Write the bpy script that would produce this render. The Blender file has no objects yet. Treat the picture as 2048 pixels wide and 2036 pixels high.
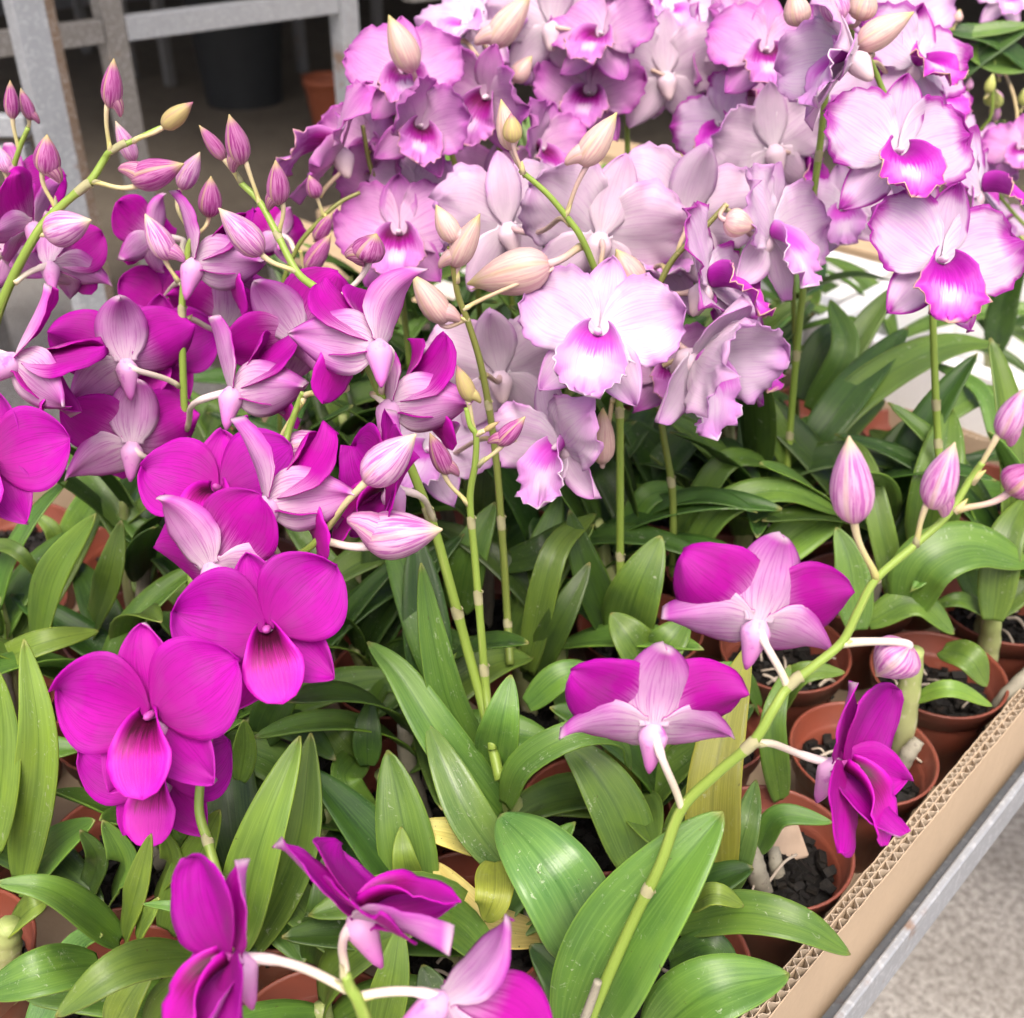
import bpy, math, random
from mathutils import Vector, Matrix, noise
R = math.radians
sc = bpy.context.scene
C = sc.collection

# ------------------------------------------------------------------ camera
CAMZ, RIM = 1.35, 0.85
PITCH = 32.6
FPX = 2196.0
cd = bpy.data.cameras.new('camera'); cam = bpy.data.objects.new('camera', cd); C.objects.link(cam)
cd.sensor_width = 36; cd.sensor_fit = 'HORIZONTAL'; cd.lens = 36 * FPX / 2048
cd.clip_start = 0.02; cd.clip_end = 200
cam.location = (0, 0, CAMZ); cam.rotation_euler = (R(90 - PITCH), 0, 0)
cd.dof.use_dof = True; cd.dof.focus_distance = 0.52; cd.dof.aperture_fstop = 11.0
sc.camera = cam
# ------------------------------------------------------------------ world, sun, exposure
w = bpy.data.worlds.new('World'); sc.world = w; w.use_nodes = True
nt = w.node_tree; bgn = nt.nodes['Background']
sky = nt.nodes.new('ShaderNodeTexSky'); sky.sky_type = 'NISHITA'; sky.sun_disc = False
SUN_EL, SUN_AZ = 62, 178          # azimuth measured from +Y clockwise
sky.sun_elevation = R(SUN_EL); sky.sun_rotation = R(SUN_AZ)
sky.air_density = 0.8; sky.dust_density = 9.0; sky.ozone_density = 1.0
nt.links.new(sky.outputs[0], bgn.inputs[0]); bgn.inputs[1].default_value = 0.15
sd = bpy.data.lights.new('sun', 'SUN'); so = bpy.data.objects.new('sun', sd); C.objects.link(so)
sd.energy = 1.5; sd.angle = R(36); sd.color = (1.0, 0.96, 0.9)
_d = Vector((math.sin(R(SUN_AZ)) * math.cos(R(SUN_EL)), math.cos(R(SUN_AZ)) * math.cos(R(SUN_EL)), math.sin(R(SUN_EL))))
so.rotation_euler = _d.to_track_quat('Z', 'Y').to_euler(); so.location = _d * 5
vs = sc.view_settings; vs.view_transform = 'Standard'; vs.look = 'None'; vs.gamma = 1.0; vs.exposure = 0.72
vs.use_curve_mapping = False
sc.render.engine = 'CYCLES'; sc.cycles.use_denoising = True
sc.cycles.max_bounces = 5; sc.cycles.diffuse_bounces = 3; sc.cycles.glossy_bounces = 2; sc.cycles.transmission_bounces = 4
sc.cycles.adaptive_threshold = 0.03; sc.cycles.sample_clamp_indirect = 6

# ------------------------------------------------------------------ geometry of the view
sp, cp = math.sin(R(PITCH)), math.cos(R(PITCH))
RT = Vector((1, 0, 0)); FW = Vector((0, cp, -sp)); UP = Vector((0, sp, cp)); EYE = Vector((0, 0, CAMZ))
def ray(px, py): return FW + RT * ((px - 1024) / FPX) + UP * ((1018 - py) / FPX)
def PZ(px, py, h=0.0):            # point of the place at height h over the tray rim
    d = ray(px, py); return EYE + d * ((RIM + h - CAMZ) / d.z)
def PY(px, py, Y):                # point of the place at distance Y along the ground
    d = ray(px, py); return EYE + d * (Y / d.y)
def mpx(p):                       # metres per pixel at p
    return (p - EYE).dot(FW) / FPX
def scr(a, b, c): return (RT * a + UP * b - FW * c).normalized()

# ------------------------------------------------------------------ objects
def link(name, data, parent=None, mw=None):
    o = bpy.data.objects.new(name, data); C.objects.link(o)
    if parent: o.parent = parent
    if mw is not None: o.matrix_local = mw
    return o
def thing(name, label, cat, loc=(0, 0, 0), group=None, data=None):
    o = link(name, data); o.location = loc
    o['label'] = label; o['category'] = cat
    if group: o['group'] = group
    return o
def struct(o): o['kind'] = 'structure'; return o
def mesh(name, V, F, mats, smooth=True, mi=None, uv=None):
    me = bpy.data.meshes.new(name); me.from_pydata([tuple(v) for v in V], [], F)
    for m in (mats if isinstance(mats, (list, tuple)) else [mats]): me.materials.append(m)
    if smooth: me.polygons.foreach_set('use_smooth', [True] * len(me.polygons))
    if mi: me.polygons.foreach_set('material_index', mi)
    if uv:
        l = me.uv_layers.new(name='UVMap')
        for lp in me.loops: l.data[lp.index].uv = uv[lp.vertex_index]
    me.update(); return me
def boxm(V, F, c, ax, ay, az):    # box with centre c and half axes
    n = len(V); c = Vector(c); ax, ay, az = Vector(ax), Vector(ay), Vector(az)
    for k in (-1, 1):
        for j in (-1, 1):
            for i in (-1, 1): V.append(c + ax * i + ay * j + az * k)
    for f in ((0, 2, 3, 1), (4, 5, 7, 6), (0, 1, 5, 4), (2, 6, 7, 3), (0, 4, 6, 2), (1, 3, 7, 5)):
        F.append(tuple(n + x for x in f))
def bevel_obj(o, w=.002, seg=2):
    m = o.modifiers.new('bevel', 'BEVEL'); m.width = w; m.segments = seg; m.limit_method = 'ANGLE'; return o

# ------------------------------------------------------------------ materials
class N:
    def __init__(s, name):
        s.m = bpy.data.materials.new(name); s.m.use_nodes = True; s.t = s.m.node_tree
        s.b = s.t.nodes['Principled BSDF']; s.out = s.t.nodes['Material Output']
    def n(s, ty, **kw):
        x = s.t.nodes.new('ShaderNode' + ty)
        for k, v in kw.items(): setattr(x, k, v)
        return x
    def l(s, a, b): s.t.links.new(a, b)
    def _in(s, sock, v):
        if v is None: return
        if hasattr(v, 'is_output') or isinstance(v, bpy.types.NodeSocket): s.l(v, sock)
        else:
            if isinstance(v, (tuple, list)) and len(v) == 3 and sock.type == 'RGBA': v = (*v, 1)
            sock.default_value = v
    def math(s, op, a, b=None, c=None, clamp=False):
        x = s.n('Math', operation=op, use_clamp=clamp)
        for i, v in enumerate((a, b, c)): s._in(x.inputs[i], v)
        return x.outputs[0]
    def mix(s, f, a, b, mode='MIX'):
        x = s.n('Mix', data_type='RGBA', blend_type=mode)
        s._in(x.inputs[0], f); s._in(x.inputs[6], a); s._in(x.inputs[7], b); return x.outputs[2]
    def ss(s, v, a, b, ta=0.0, tb=1.0):
        x = s.n('MapRange', interpolation_type='SMOOTHSTEP')
        for i, q in enumerate((v, a, b, ta, tb)): s._in(x.inputs[i], q)
        return x.outputs[0]
    def uv(s):
        x = s.n('UVMap'); y = s.n('SeparateXYZ'); s.l(x.outputs[0], y.inputs[0]); return y.outputs[0], y.outputs[1]
    def comb(s, a, b, c=0.0):
        x = s.n('CombineXYZ')
        for i, v in enumerate((a, b, c)): s._in(x.inputs[i], v)
        return x.outputs[0]
    def noise(s, vec, scale, detail=3, rough=.55, dist=0.0):
        x = s.n('TexNoise'); s._in(x.inputs['Vector'], vec)
        x.inputs['Scale'].default_value = scale; x.inputs['Detail'].default_value = detail
        x.inputs['Roughness'].default_value = rough; x.inputs['Distortion'].default_value = dist
        return x.outputs[0]
    def obj(s): return s.n('TexCoord').outputs['Object']
    def rnd(s): return s.n('ObjectInfo').outputs['Random']
    def bump(s, h, st=.3, d=.001):
        x = s.n('Bump'); x.inputs['Strength'].default_value = st; x.inputs['Distance'].default_value = d
        s._in(x.inputs['Height'], h); s.l(x.outputs[0], s.b.inputs['Normal']); return x.outputs[0]
    def hsv(s, col, h=.5, sa=1.0, v=1.0):
        x = s.n('HueSaturation'); s._in(x.inputs['Hue'], h); s._in(x.inputs['Saturation'], sa); s._in(x.inputs['Value'], v)
        s._in(x.inputs['Color'], col); return x.outputs[0]
    def fin(s, col, rough=.5, spec=.5, transl=0.0, tcol=None):
        s._in(s.b.inputs['Base Color'], col); s._in(s.b.inputs['Roughness'], rough)
        s.b.inputs['Specular IOR Level'].default_value = spec
        if transl:
            t = s.n('BsdfTranslucent'); s._in(t.inputs[0], tcol if tcol is not None else col)
            mx = s.n('MixShader'); mx.inputs[0].default_value = transl
            s.l(s.b.outputs[0], mx.inputs[1]); s.l(t.outputs[0], mx.inputs[2]); s.l(mx.outputs[0], s.out.inputs[0])
        return s.m

def petal_mat(name, base, main, edge, e0=.78, e1=1.0, vein=.16, veincol=None, rough=.6, transl=.46, base_to=.45, tip=None, vfreq=38.0):
    a = N(name); u, v = a.uv()
    av = a.math('ABSOLUTE', a.math('MULTIPLY_ADD', v, 2.0, -1.0))
    r = a.math('MULTIPLY', a.rnd(), 40.0)
    vn = a.noise(a.comb(a.math('MULTIPLY', v, vfreq), a.math('MULTIPLY', u, 1.1), r), 1.6, 3, .65, .35)
    vf = a.ss(vn, .50, .62)
    big = a.noise(a.comb(a.math('MULTIPLY', v, 2.0), a.math('MULTIPLY', u, 2.0), r), 1.4, 2)
    ed = a.math('MULTIPLY', a.math('MAXIMUM', av, u), a.ss(u, .12, .5))
    ed = a.math('ADD', ed, a.math('MULTIPLY_ADD', big, .24, -.12))
    ed = a.math('ADD', ed, a.math('MULTIPLY_ADD', vn, .16, -.08))
    c = a.mix(a.ss(a.math('ADD', u, a.math('MULTIPLY_ADD', vn, .3, -.15)), .0, base_to), base, main)
    c = a.mix(a.ss(ed, e0, e1), c, edge)
    c = a.mix(a.math('MULTIPLY', vf, vein), c, veincol or (main[0] * .55, main[1] * .3, main[2] * .55))
    if tip: c = a.mix(a.ss(u, .9, 1.0), c, tip)
    c = a.hsv(c, a.math('MULTIPLY_ADD', a.rnd(), .012, .494), a.math('MULTIPLY_ADD', big, .18, .91), a.math('ADD', a.math('MULTIPLY_ADD', a.rnd(), .14, .78), a.math('MULTIPLY', big, .3)))
    a.bump(vn, .35, .0006)
    return a.fin(c, rough, .35, transl)
def lip_mat(name, throat, streak, mid, edge, frill, t0=.18, t1=.5, white=0.0, transl=.22, rim=(.0, .0)):
    a = N(name); u, v = a.uv()
    av = a.math('ABSOLUTE', a.math('MULTIPLY_ADD', v, 2.0, -1.0))
    vn = a.noise(a.comb(a.math('MULTIPLY', v, 26.0), a.math('MULTIPLY', u, 1.2), a.math('MULTIPLY', a.rnd(), 30.0)), 1.5, 3, .6, .4)
    uu = a.math('ADD', u, a.math('MULTIPLY_ADD', vn, .5, -.25))
    c = a.mix(a.ss(av, .35, .9), mid, edge)
    if white:
        wz = a.math('MULTIPLY', a.math('MULTIPLY', a.ss(u, .4, .55), a.ss(u, .82, .66)), a.ss(a.math('ADD', av, a.math('MULTIPLY_ADD', vn, .5, -.25)), .42, .12))
        c = a.mix(a.math('MULTIPLY', wz, white), c, (.88, .82, .88))
    c = a.mix(a.ss(u, .7, .95), c, edge)
    c = a.mix(a.math('MULTIPLY', a.ss(uu, t1 + .14, t1 - .05), a.ss(av, 1.0, .6)), c, streak)
    c = a.mix(a.math('MULTIPLY', a.ss(uu, t1 - .02, t0), a.ss(av, .95, .5)), c, throat)
    if frill:
        c = a.mix(a.math('MULTIPLY', a.ss(a.math('MAXIMUM', av, u), .955, .99), a.ss(u, .35, .6)), c, frill)
    c = a.mix(a.math('MULTIPLY', a.ss(vn, .5, .7), .22), c, streak)
    a.bump(vn, .4, .0008)
    return a.fin(c, .5, .35, transl)

MAG_F = petal_mat('magenta_petal_face', (.42, .003, .30), (.53, .003, .44), (.56, .007, .49), .55, 1.05, .62, (.31, .001, .23), base_to=.7, vfreq=52.0, rough=.68)
MAG_B = petal_mat('magenta_petal_back', (.74, .38, .70), (.50, .003, .39), (.54, .006, .45), .6, 1.1, .60, (.32, .002, .22), base_to=.5, vfreq=52.0, rough=.68)
MAGS_F = petal_mat('magenta_sepal_face', (.46, .02, .36), (.53, .006, .43), (.58, .02, .50), .6, 1.05, .55, (.32, .002, .24), vfreq=46.0, rough=.66)
MAGS_B = petal_mat('pink_sepal_back', (.86, .72, .82), (.72, .38, .69), (.56, .05, .50), .50, 1.12, .50, (.52, .10, .49), tip=(.76, .58, .70), vfreq=24.0)
MAG_L = lip_mat('magenta_lip', (.05, .0, .016), (.26, .0, .14), (.50, .002, .36), (.56, .004, .45), None, .18, .46)
PALE_F = petal_mat('pale_petal_face', (.82, .75, .83), (.77, .62, .78), (.64, .30, .66), .64, 1.06, .40, (.62, .32, .66), base_to=.5)
PALE_B = petal_mat('pale_petal_back', (.86, .77, .82), (.80, .65, .77), (.66, .38, .65), .72, 1.08, .30, (.60, .34, .58), base_to=.5)
MARG_F = petal_mat('margined_petal_face', (.80, .73, .81), (.73, .56, .75), (.44, .035, .40), .74, .94, .40, (.60, .26, .66), base_to=.5)
MARG_B = petal_mat('margined_petal_back', (.80, .66, .74), (.72, .52, .70), (.50, .10, .46), .80, 1.0, .26, (.52, .28, .54), base_to=.5)
LIL_F = petal_mat('lilac_petal_face', (.78, .56, .74), (.70, .35, .67), (.58, .14, .55), .58, 1.04, .34, (.48, .12, .49), base_to=.6)
LIL_B = petal_mat('lilac_petal_back', (.70, .48, .60), (.62, .31, .57), (.54, .18, .50), .7, 1.05, .28, (.46, .16, .42), base_to=.6)
PALE_L = lip_mat('pale_lip', (.52, .04, .48), (.58, .10, .56), (.68, .40, .70), (.64, .28, .66), (.80, .66, .78), .04, .36, .45)
MARG_L = lip_mat('margined_lip', (.30, .002, .27), (.44, .01, .40), (.62, .22, .66), (.50, .04, .46), (.72, .46, .36), .16, .48, .5)
LIL_L = lip_mat('lilac_lip', (.12, .0, .06), (.32, .01, .26), (.52, .16, .52), (.56, .20, .54), (.66, .36, .40), .16, .46, .5)

def plain(name, col, rough=.5, spec=.5, var=.1, scale=60, transl=0.0, bump=.2, bd=.0008):
    a = N(name); nz = a.noise(a.obj(), scale, 4)
    c = a.hsv(col, .5, 1.0, a.math('MULTIPLY_ADD', nz, var * 2, 1 - var))
    if bump: a.bump(nz, bump, bd)
    return a.fin(c, rough, spec, transl)
def grad_mat(name, c0, c1, c2=None, rough=.5, var=.12, transl=0.0, lenscale=30):
    a = N(name); u, v = a.uv()
    nz = a.noise(a.comb(a.math('MULTIPLY', v, 8.0), a.math('MULTIPLY', u, lenscale), a.math('MULTIPLY', a.rnd(), 20.0)), 1.0, 3)
    c = a.mix(u, c0, c1)
    if c2: c = a.mix(a.ss(nz, .55, .75), c, c2)
    c = a.hsv(c, .5, 1.0, a.math('MULTIPLY_ADD', nz, var * 2, 1 - var)); a.bump(nz, .15, .0005)
    return a.fin(c, rough, .4, transl)
STALK_M = grad_mat('pink_white_stalk', (.72, .58, .62), (.74, .68, .48), None, .45, .08, .12)
STALK_C = grad_mat('buff_stalk', (.62, .42, .44), (.44, .36, .16), None, .45, .1, .1)
STALK_G = grad_mat('cream_green_stalk', (.66, .56, .36), (.48, .46, .14), None, .45, .1, .1)
COL_M = plain('column_magenta', (.58, .10, .46), .45, .4, .1, 80, .2)
COL_P = plain('column_pale', (.80, .66, .76), .45, .4, .06, 80, .2)
MEN_M = grad_mat('mentum_pink', (.74, .46, .70), (.58, .12, .50), (.52, .14, .48), .5, .08, .2, 4)
MEN_P = grad_mat('mentum_buff', (.74, .58, .70), (.72, .56, .56), None, .5, .08, .2, 4)
def bud_mat(name, base, main, streak, tip, sf=.7, ridge=.9):
    a = N(name); u, v = a.uv()
    r = a.math('MULTIPLY', a.rnd(), 20.0)
    ang = a.math('MULTIPLY', v, 2 * math.pi)
    vec = a.comb(a.math('MULTIPLY', a.math('COSINE', ang), 3.2), a.math('MULTIPLY', a.math('SINE', ang), 3.2), a.math('ADD', a.math('MULTIPLY', u, .9), r))
    vn = a.noise(vec, 2.2, 4, .6, .4)
    wv = a.math('MULTIPLY_ADD', a.math('COSINE', a.math('MULTIPLY', v, 2 * math.pi * 3)), .5, .5)
    c = a.mix(a.ss(u, .0, .35), base, main)
    c = a.mix(a.math('MULTIPLY', a.ss(vn, .40, .62), sf), c, streak)
    c = a.mix(a.math('MULTIPLY', a.ss(wv, .93, .99), ridge), c, tip)
    c = a.mix(a.ss(u, .74, 1.0), c, tip)
    c = a.hsv(c, .5, 1.0, a.math('MULTIPLY_ADD', a.rnd(), .2, .9)); a.bump(vn, .35, .0008)
    return a.fin(c, .45, .4, .16)
BUD_M = bud_mat('mauve_bud_skin', (.56, .30, .38), (.46, .16, .36), (.25, .006, .17), (.50, .40, .18), .9, .5)
BUD_P = bud_mat('pink_bud_skin', (.70, .36, .54), (.72, .44, .64), (.40, .03, .34), (.70, .58, .38), .8, .4)
BUD_C = bud_mat('cream_bud_skin', (.70, .48, .47), (.70, .52, .45), (.54, .24, .30), (.56, .48, .20), .6, .3)
BUD_G = bud_mat('green_bud_skin', (.54, .48, .18), (.50, .42, .16), (.38, .16, .20), (.38, .12, .22), .3, .2)
BUD_Y = bud_mat('yellow_green_bud_skin', (.40, .46, .10), (.50, .54, .16), (.38, .40, .10), (.56, .58, .24), .3, .2)
STEM_G = grad_mat('green_flower_stem', (.20, .29, .045), (.26, .38, .07), (.32, .40, .10), .42, .14, .06, 6)
STEM_O = grad_mat('olive_flower_stem', (.16, .22, .04), (.20, .19, .055), (.22, .24, .06), .42, .14, .05, 6)
SHEATH = plain('papery_sheath', (.44, .42, .24), .7, .2, .2, 200, .25)
CANE_M = grad_mat('orchid_cane', (.34, .33, .17), (.30, .36, .12), (.46, .43, .30), .55, .2, 0.0, 8)
CANEG_M = grad_mat('grey_old_cane', (.24, .22, .17), (.28, .26, .20), (.15, .13, .10), .7, .25, 0.0, 10)

def leaf_mat(name, c1, c2, rib, rough=.42, transl=.16, spots=.0, dep=.4, backmul=1.0):
    a = N(name); u, v = a.uv(); r = a.math('MULTIPLY', a.rnd(), 50.0)
    d = a.math('MULTIPLY_ADD', v, 2.0, -1.0); av = a.math('ABSOLUTE', d)
    vn = a.noise(a.comb(a.math('MULTIPLY', v, 34.0), a.math('MULTIPLY', u, 2.2), r), 1.0, 3, .6, .1)
    bn = a.noise(a.comb(a.math('MULTIPLY', v, 1.8), a.math('MULTIPLY', u, 3.0), r), 1.2, 3)
    fn = a.noise(a.comb(a.math('MULTIPLY', v, 30.0), a.math('MULTIPLY', u, 90.0), r), 1.0, 2)
    c = a.mix(a.ss(bn, .3, .7), c1, c2)
    c = a.mix(a.math('MULTIPLY', a.ss(vn, .45, .62), .34), c, (c2[0] * 1.5, c2[1] * 1.4, c2[2] * 1.4))
    c = a.mix(a.math('MULTIPLY', a.ss(av, .075, .015), .55), c, rib)
    c = a.mix(a.math('MULTIPLY', a.ss(av, .955, .99), .5), c, (c2[0] * 1.8, c2[1] * 1.6, c2[2] * 1.2))
    c = a.mix(a.math('MULTIPLY', a.ss(u, .96, 1.0), .5), c, (.30, .25, .08))
    # pale mineral marks and small scratches
    sc_ = a.noise(a.comb(a.math('MULTIPLY', v, 7.0), a.math('MULTIPLY', u, 26.0), a.math('ADD', r, 7.0)), 1.0, 5, .7, 1.2)
    gate = a.ss(a.noise(a.comb(a.math('MULTIPLY', v, 1.5), a.math('MULTIPLY', u, 3.0), a.math('ADD', r, 3.0)), 1.0, 1), .46, .62)
    mk = a.math('MULTIPLY', a.ss(sc_, .60, .66), gate)
    c = a.mix(a.math('MULTIPLY', mk, dep), c, (.50, .54, .40))
    dk = a.noise(a.comb(a.math('MULTIPLY', v, 5.0), a.math('MULTIPLY', u, 15.0), a.math('ADD', r, 11.0)), 2.0, 2)
    c = a.mix(a.math('MULTIPLY', a.ss(dk, .735, .76), .6), c, (.07, .05, .02))
    if spots:
        sn = a.noise(a.comb(a.math('MULTIPLY', v, 6.0), a.math('MULTIPLY', u, 16.0), r), 1.6, 2)
        c = a.mix(a.math('MULTIPLY', a.ss(sn, .70, .73), spots), c, (.05, .03, .01))
    c = a.hsv(c, a.math('MULTIPLY_ADD', a.rnd(), .03, .485), a.math('MULTIPLY_ADD', bn, .3, .85), a.math('MULTIPLY_ADD', a.rnd(), .3, .85))
    h = a.math('ADD', a.math('MULTIPLY', vn, 1.0), a.math('MULTIPLY', fn, .5))
    a.bump(h, .28, .0006)
    rg = a.math('ADD', a.math('MULTIPLY_ADD', bn, .25, rough - .12), a.math('MULTIPLY', mk, .3))
    return a.fin(c, rg, .5, transl, a.hsv(c, .49, 1.1, 1.3))
LEAF = {
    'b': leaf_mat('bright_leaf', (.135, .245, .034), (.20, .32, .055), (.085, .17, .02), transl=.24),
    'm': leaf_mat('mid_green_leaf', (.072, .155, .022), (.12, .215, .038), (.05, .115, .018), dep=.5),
    'd': leaf_mat('shaded_dark_leaf', (.026, .066, .012), (.050, .105, .017), (.02, .05, .01)),  # dark green, deepened in colour for shade low among the plants
    'g': leaf_mat('blue_green_leaf', (.085, .185, .040), (.135, .24, .06), (.045, .115, .02), .3, dep=.7),
    'y': leaf_mat('yellow_leaf', (.66, .56, .14), (.70, .65, .24), (.54, .46, .10), .5, .25, .9),
    'o': leaf_mat('olive_leaf', (.25, .28, .035), (.32, .36, .06), (.17, .2, .03), transl=.24, dep=.4),
}
# ------------------------------------------------------------------ thin curved sheets (petals, leaves)
def sheet(name, G, mats, thick, uvr=None):
    nu, nv = len(G), len(G[0])
    V, F, mi, UV = [], [], [], []
    Nn = [[None] * nv for _ in range(nu)]
    for i in range(nu):
        for j in range(nv):
            a = G[min(i + 1, nu - 1)][j] - G[max(i - 1, 0)][j]
            b = G[i][min(j + 1, nv - 1)] - G[i][max(j - 1, 0)]
            if b.length < 1e-7:
                k = i - 1 if i > 0 else i + 1
                b = G[k][min(j + 1, nv - 1)] - G[k][max(j - 1, 0)]
            n = b.cross(a)
            Nn[i][j] = n.normalized() if n.length > 1e-12 else Vector((0, 0, 1))
    for s in (1, -1):
        for i in range(nu):
            for j in range(nv):
                V.append(G[i][j] + Nn[i][j] * (s * thick * .5)); UV.append((i / (nu - 1) if not uvr else uvr[i], j / (nv - 1)))
    o = nu * nv
    for i in range(nu - 1):
        for j in range(nv - 1):
            a, b, c, d = i * nv + j, i * nv + j + 1, (i + 1) * nv + j + 1, (i + 1) * nv + j
            F.append((a, b, c, d)); mi.append(0)
            F.append((o + d, o + c, o + b, o + a)); mi.append(1)
    per = [(0, j) for j in range(nv)] + [(i, nv - 1) for i in range(1, nu)] + [(nu - 1, j) for j in range(nv - 2, -1, -1)] + [(i, 0) for i in range(nu - 2, 0, -1)]
    for k in range(len(per)):
        a = per[k]; b = per[(k + 1) % len(per)]
        ia, ib = a[0] * nv + a[1], b[0] * nv + b[1]
        F.append((ib, ia, o + ia, o + ib)); mi.append(0)
    return mesh(name, V, F, mats, True, mi, UV)

def petal_grid(L, W, p, q, nu, nv, bend, cup, ruf=0, rf=7, seed=0, claw=.1, twist=0, crease=0, bend2=0, frill=0):
    rs = random.Random(seed); ph = [rs.uniform(0, 6.28) for _ in range(5)]
    G = []; us = []
    for i in range(nu):
        s = i / (nu - 1); u = .45 * s + .55 * (1 - math.cos(math.pi * s)) / 2
        us.append(u)
        w = W * max(math.sin(math.pi * min(u, 1) ** p), 0) ** q
        w = max(w, W * claw * (1 - u) ** 2)
        row = []
        for j in range(nv):
            v = -1 + 2 * j / (nv - 1); v = math.copysign(abs(v) ** .85, v)
            e = max(abs(v), u ** 1.5) ** 3 * min(1, u * 2.2)
            a = math.atan2(v * w, (u - .35) * L)
            rr = math.sin(rf * a + ph[0]) + .55 * math.sin(rf * 2.1 * a + ph[1]) + .3 * math.sin(rf * 4.3 * a + ph[2])
            z = L * (bend * u * u + bend2 * u ** 4) + cup * W * v * v * min(1, u * 3) + ruf * e * rr + twist * u * v * W - crease * math.exp(-(v / .22) ** 2) * math.sin(math.pi * min(1, u)) 
            z += .05 * L * math.sin(3.4 * u + ph[3]) * u + .055 * L * u * math.sin(2.7 * v + ph[4]) + .02 * L * u * math.sin(5 * v + 3 * u + ph[2])
            sc_ = 1 + frill * e * (math.sin(rf * 3.1 * a + ph[1]) + .6 * math.sin(rf * 5.7 * a + ph[2]))
            row.append(Vector((w * v * sc_, L * u * (1 + (sc_ - 1) * (1 if u > .5 else 0)), z)))
        G.append(row)
    return G, us
def lip_grid(L, W, nu, nv, ruf, rf, seed, frill=0, side=125, drop=.9):
    rs = random.Random(seed); ph = [rs.uniform(0, 6.28) for _ in range(4)]
    G = []; us = []; y, z = -.04, .02
    pu = 0
    for i in range(nu):
        u = i / (nu - 1); us.append(u)
        # centre line runs forward then turns down
        ang = R(-22 - 62 * drop * min(1, max(0, (u - .12)) / .6) - 8 * math.sin(ph[0]))
        ds = (u - pu) * L; pu = u
        y += math.sin(ang) * ds; z += math.cos(ang) * ds
        t = Vector((0, math.sin(ang), math.cos(ang))); nrm = Vector((0, math.cos(ang), -math.sin(ang)))
        wl = .62 if u < .4 else 1.0
        wprof = (.55 + .28 * math.sin(math.pi * min(1, u / .45))) if u < .45 else None
        bl = math.sin(math.pi * min(1, max(0, .30 + (u - .40) * .7 / .6)) ** 1.0) ** .48 if u >= .40 else math.sin(math.pi * .30) ** .48
        if u < .40: bl *= (.75 + .25 * u / .4)
        wd = W * bl
        th = R(side) * (1 - min(1, u / .52)) ** .8 + R(14)
        row = []
        for j in range(nv):
            v = -1 + 2 * j / (nv - 1)
            e = max(abs(v), u ** 2) ** 3 * min(1, max(0, u - .25) * 2.5)
            a = math.atan2(v * wd, (u - .5) * L)
            rr = math.sin(rf * a + ph[1]) + .6 * math.sin(rf * 2.3 * a + ph[2]) + .35 * math.sin(rf * 4.7 * a + ph[3])
            f = 1 + frill * e * math.sin(rf * 3.7 * a + ph[3])
            rad = wd / th
            x = rad * math.sin(th * v) * f; hgt = rad * (1 - math.cos(th * v))
            row.append(Vector((x, y, z)) + nrm * (hgt + ruf * e * rr) + t * ((f - 1) * .4 * L * (u > .6)))
        G.append(row)
    return G, us

def tube(pts, rads, ns=8, caps=True):
    V, F, UV = [], [], []
    n = len(pts); prev = None
    for i, p in enumerate(pts):
        t = (pts[min(i + 1, n - 1)] - pts[max(i - 1, 0)]).normalized()
        if prev is None:
            prev = t.cross(Vector((.3, .9, .2)) if abs(t.dot(Vector((.3, .9, .2)).normalized())) < .9 else Vector((1, 0, 0))).normalized()
        prev = (prev - t * prev.dot(t)).normalized(); b = t.cross(prev)
        for k in range(ns):
            a = 2 * math.pi * k / ns
            V.append(p + (prev * math.cos(a) + b * math.sin(a)) * rads[i]); UV.append((i / (n - 1), k / ns))
    for i in range(n - 1):
        for k in range(ns):
            F.append((i * ns + k, i * ns + (k + 1) % ns, (i + 1) * ns + (k + 1) % ns, (i + 1) * ns + k))
    if caps:
        F.append(tuple(range(ns - 1, -1, -1))); F.append(tuple((n - 1) * ns + k for k in range(ns)))
    return V, F, UV
def spline(P, per=6):
    if len(P) == 2: return [P[0].lerp(P[1], i / per) for i in range(per + 1)]
    out = []
    Q = [P[0] * 2 - P[1]] + list(P) + [P[-1] * 2 - P[-2]]
    for i in range(1, len(Q) - 2):
        a, b, c, d = Q[i - 1:i + 3]
        for k in range(per):
            t = k / per
            out.append(.5 * (2 * b + (c - a) * t + (2 * a - 5 * b + 4 * c - d) * t * t + (3 * b - a - 3 * c + d) * t ** 3))
    out.append(P[-1]); return out
def bez(a, b, c, d, n=10):
    return [a * (1 - t) ** 3 + b * 3 * t * (1 - t) ** 2 + c * 3 * t * t * (1 - t) + d * t ** 3 for t in (i / n for i in range(n + 1))]
def bumpy_ellipsoid(c, ax, ay, az, nu=8, nv=10):
    V, F, UV = [], [], []
    for i in range(nu + 1):
        t = math.pi * i / nu
        for k in range(nv):
            a = 2 * math.pi * k / nv
            V.append(c + ax * (math.sin(t) * math.cos(a)) + az * (math.sin(t) * math.sin(a)) + ay * math.cos(t)); UV.append((i / nu, k / nv))
    for i in range(nu):
        for k in range(nv):
            F.append((i * nv + k, i * nv + (k + 1) % nv, (i + 1) * nv + (k + 1) % nv, (i + 1) * nv + k))
    return V, F, UV

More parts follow.
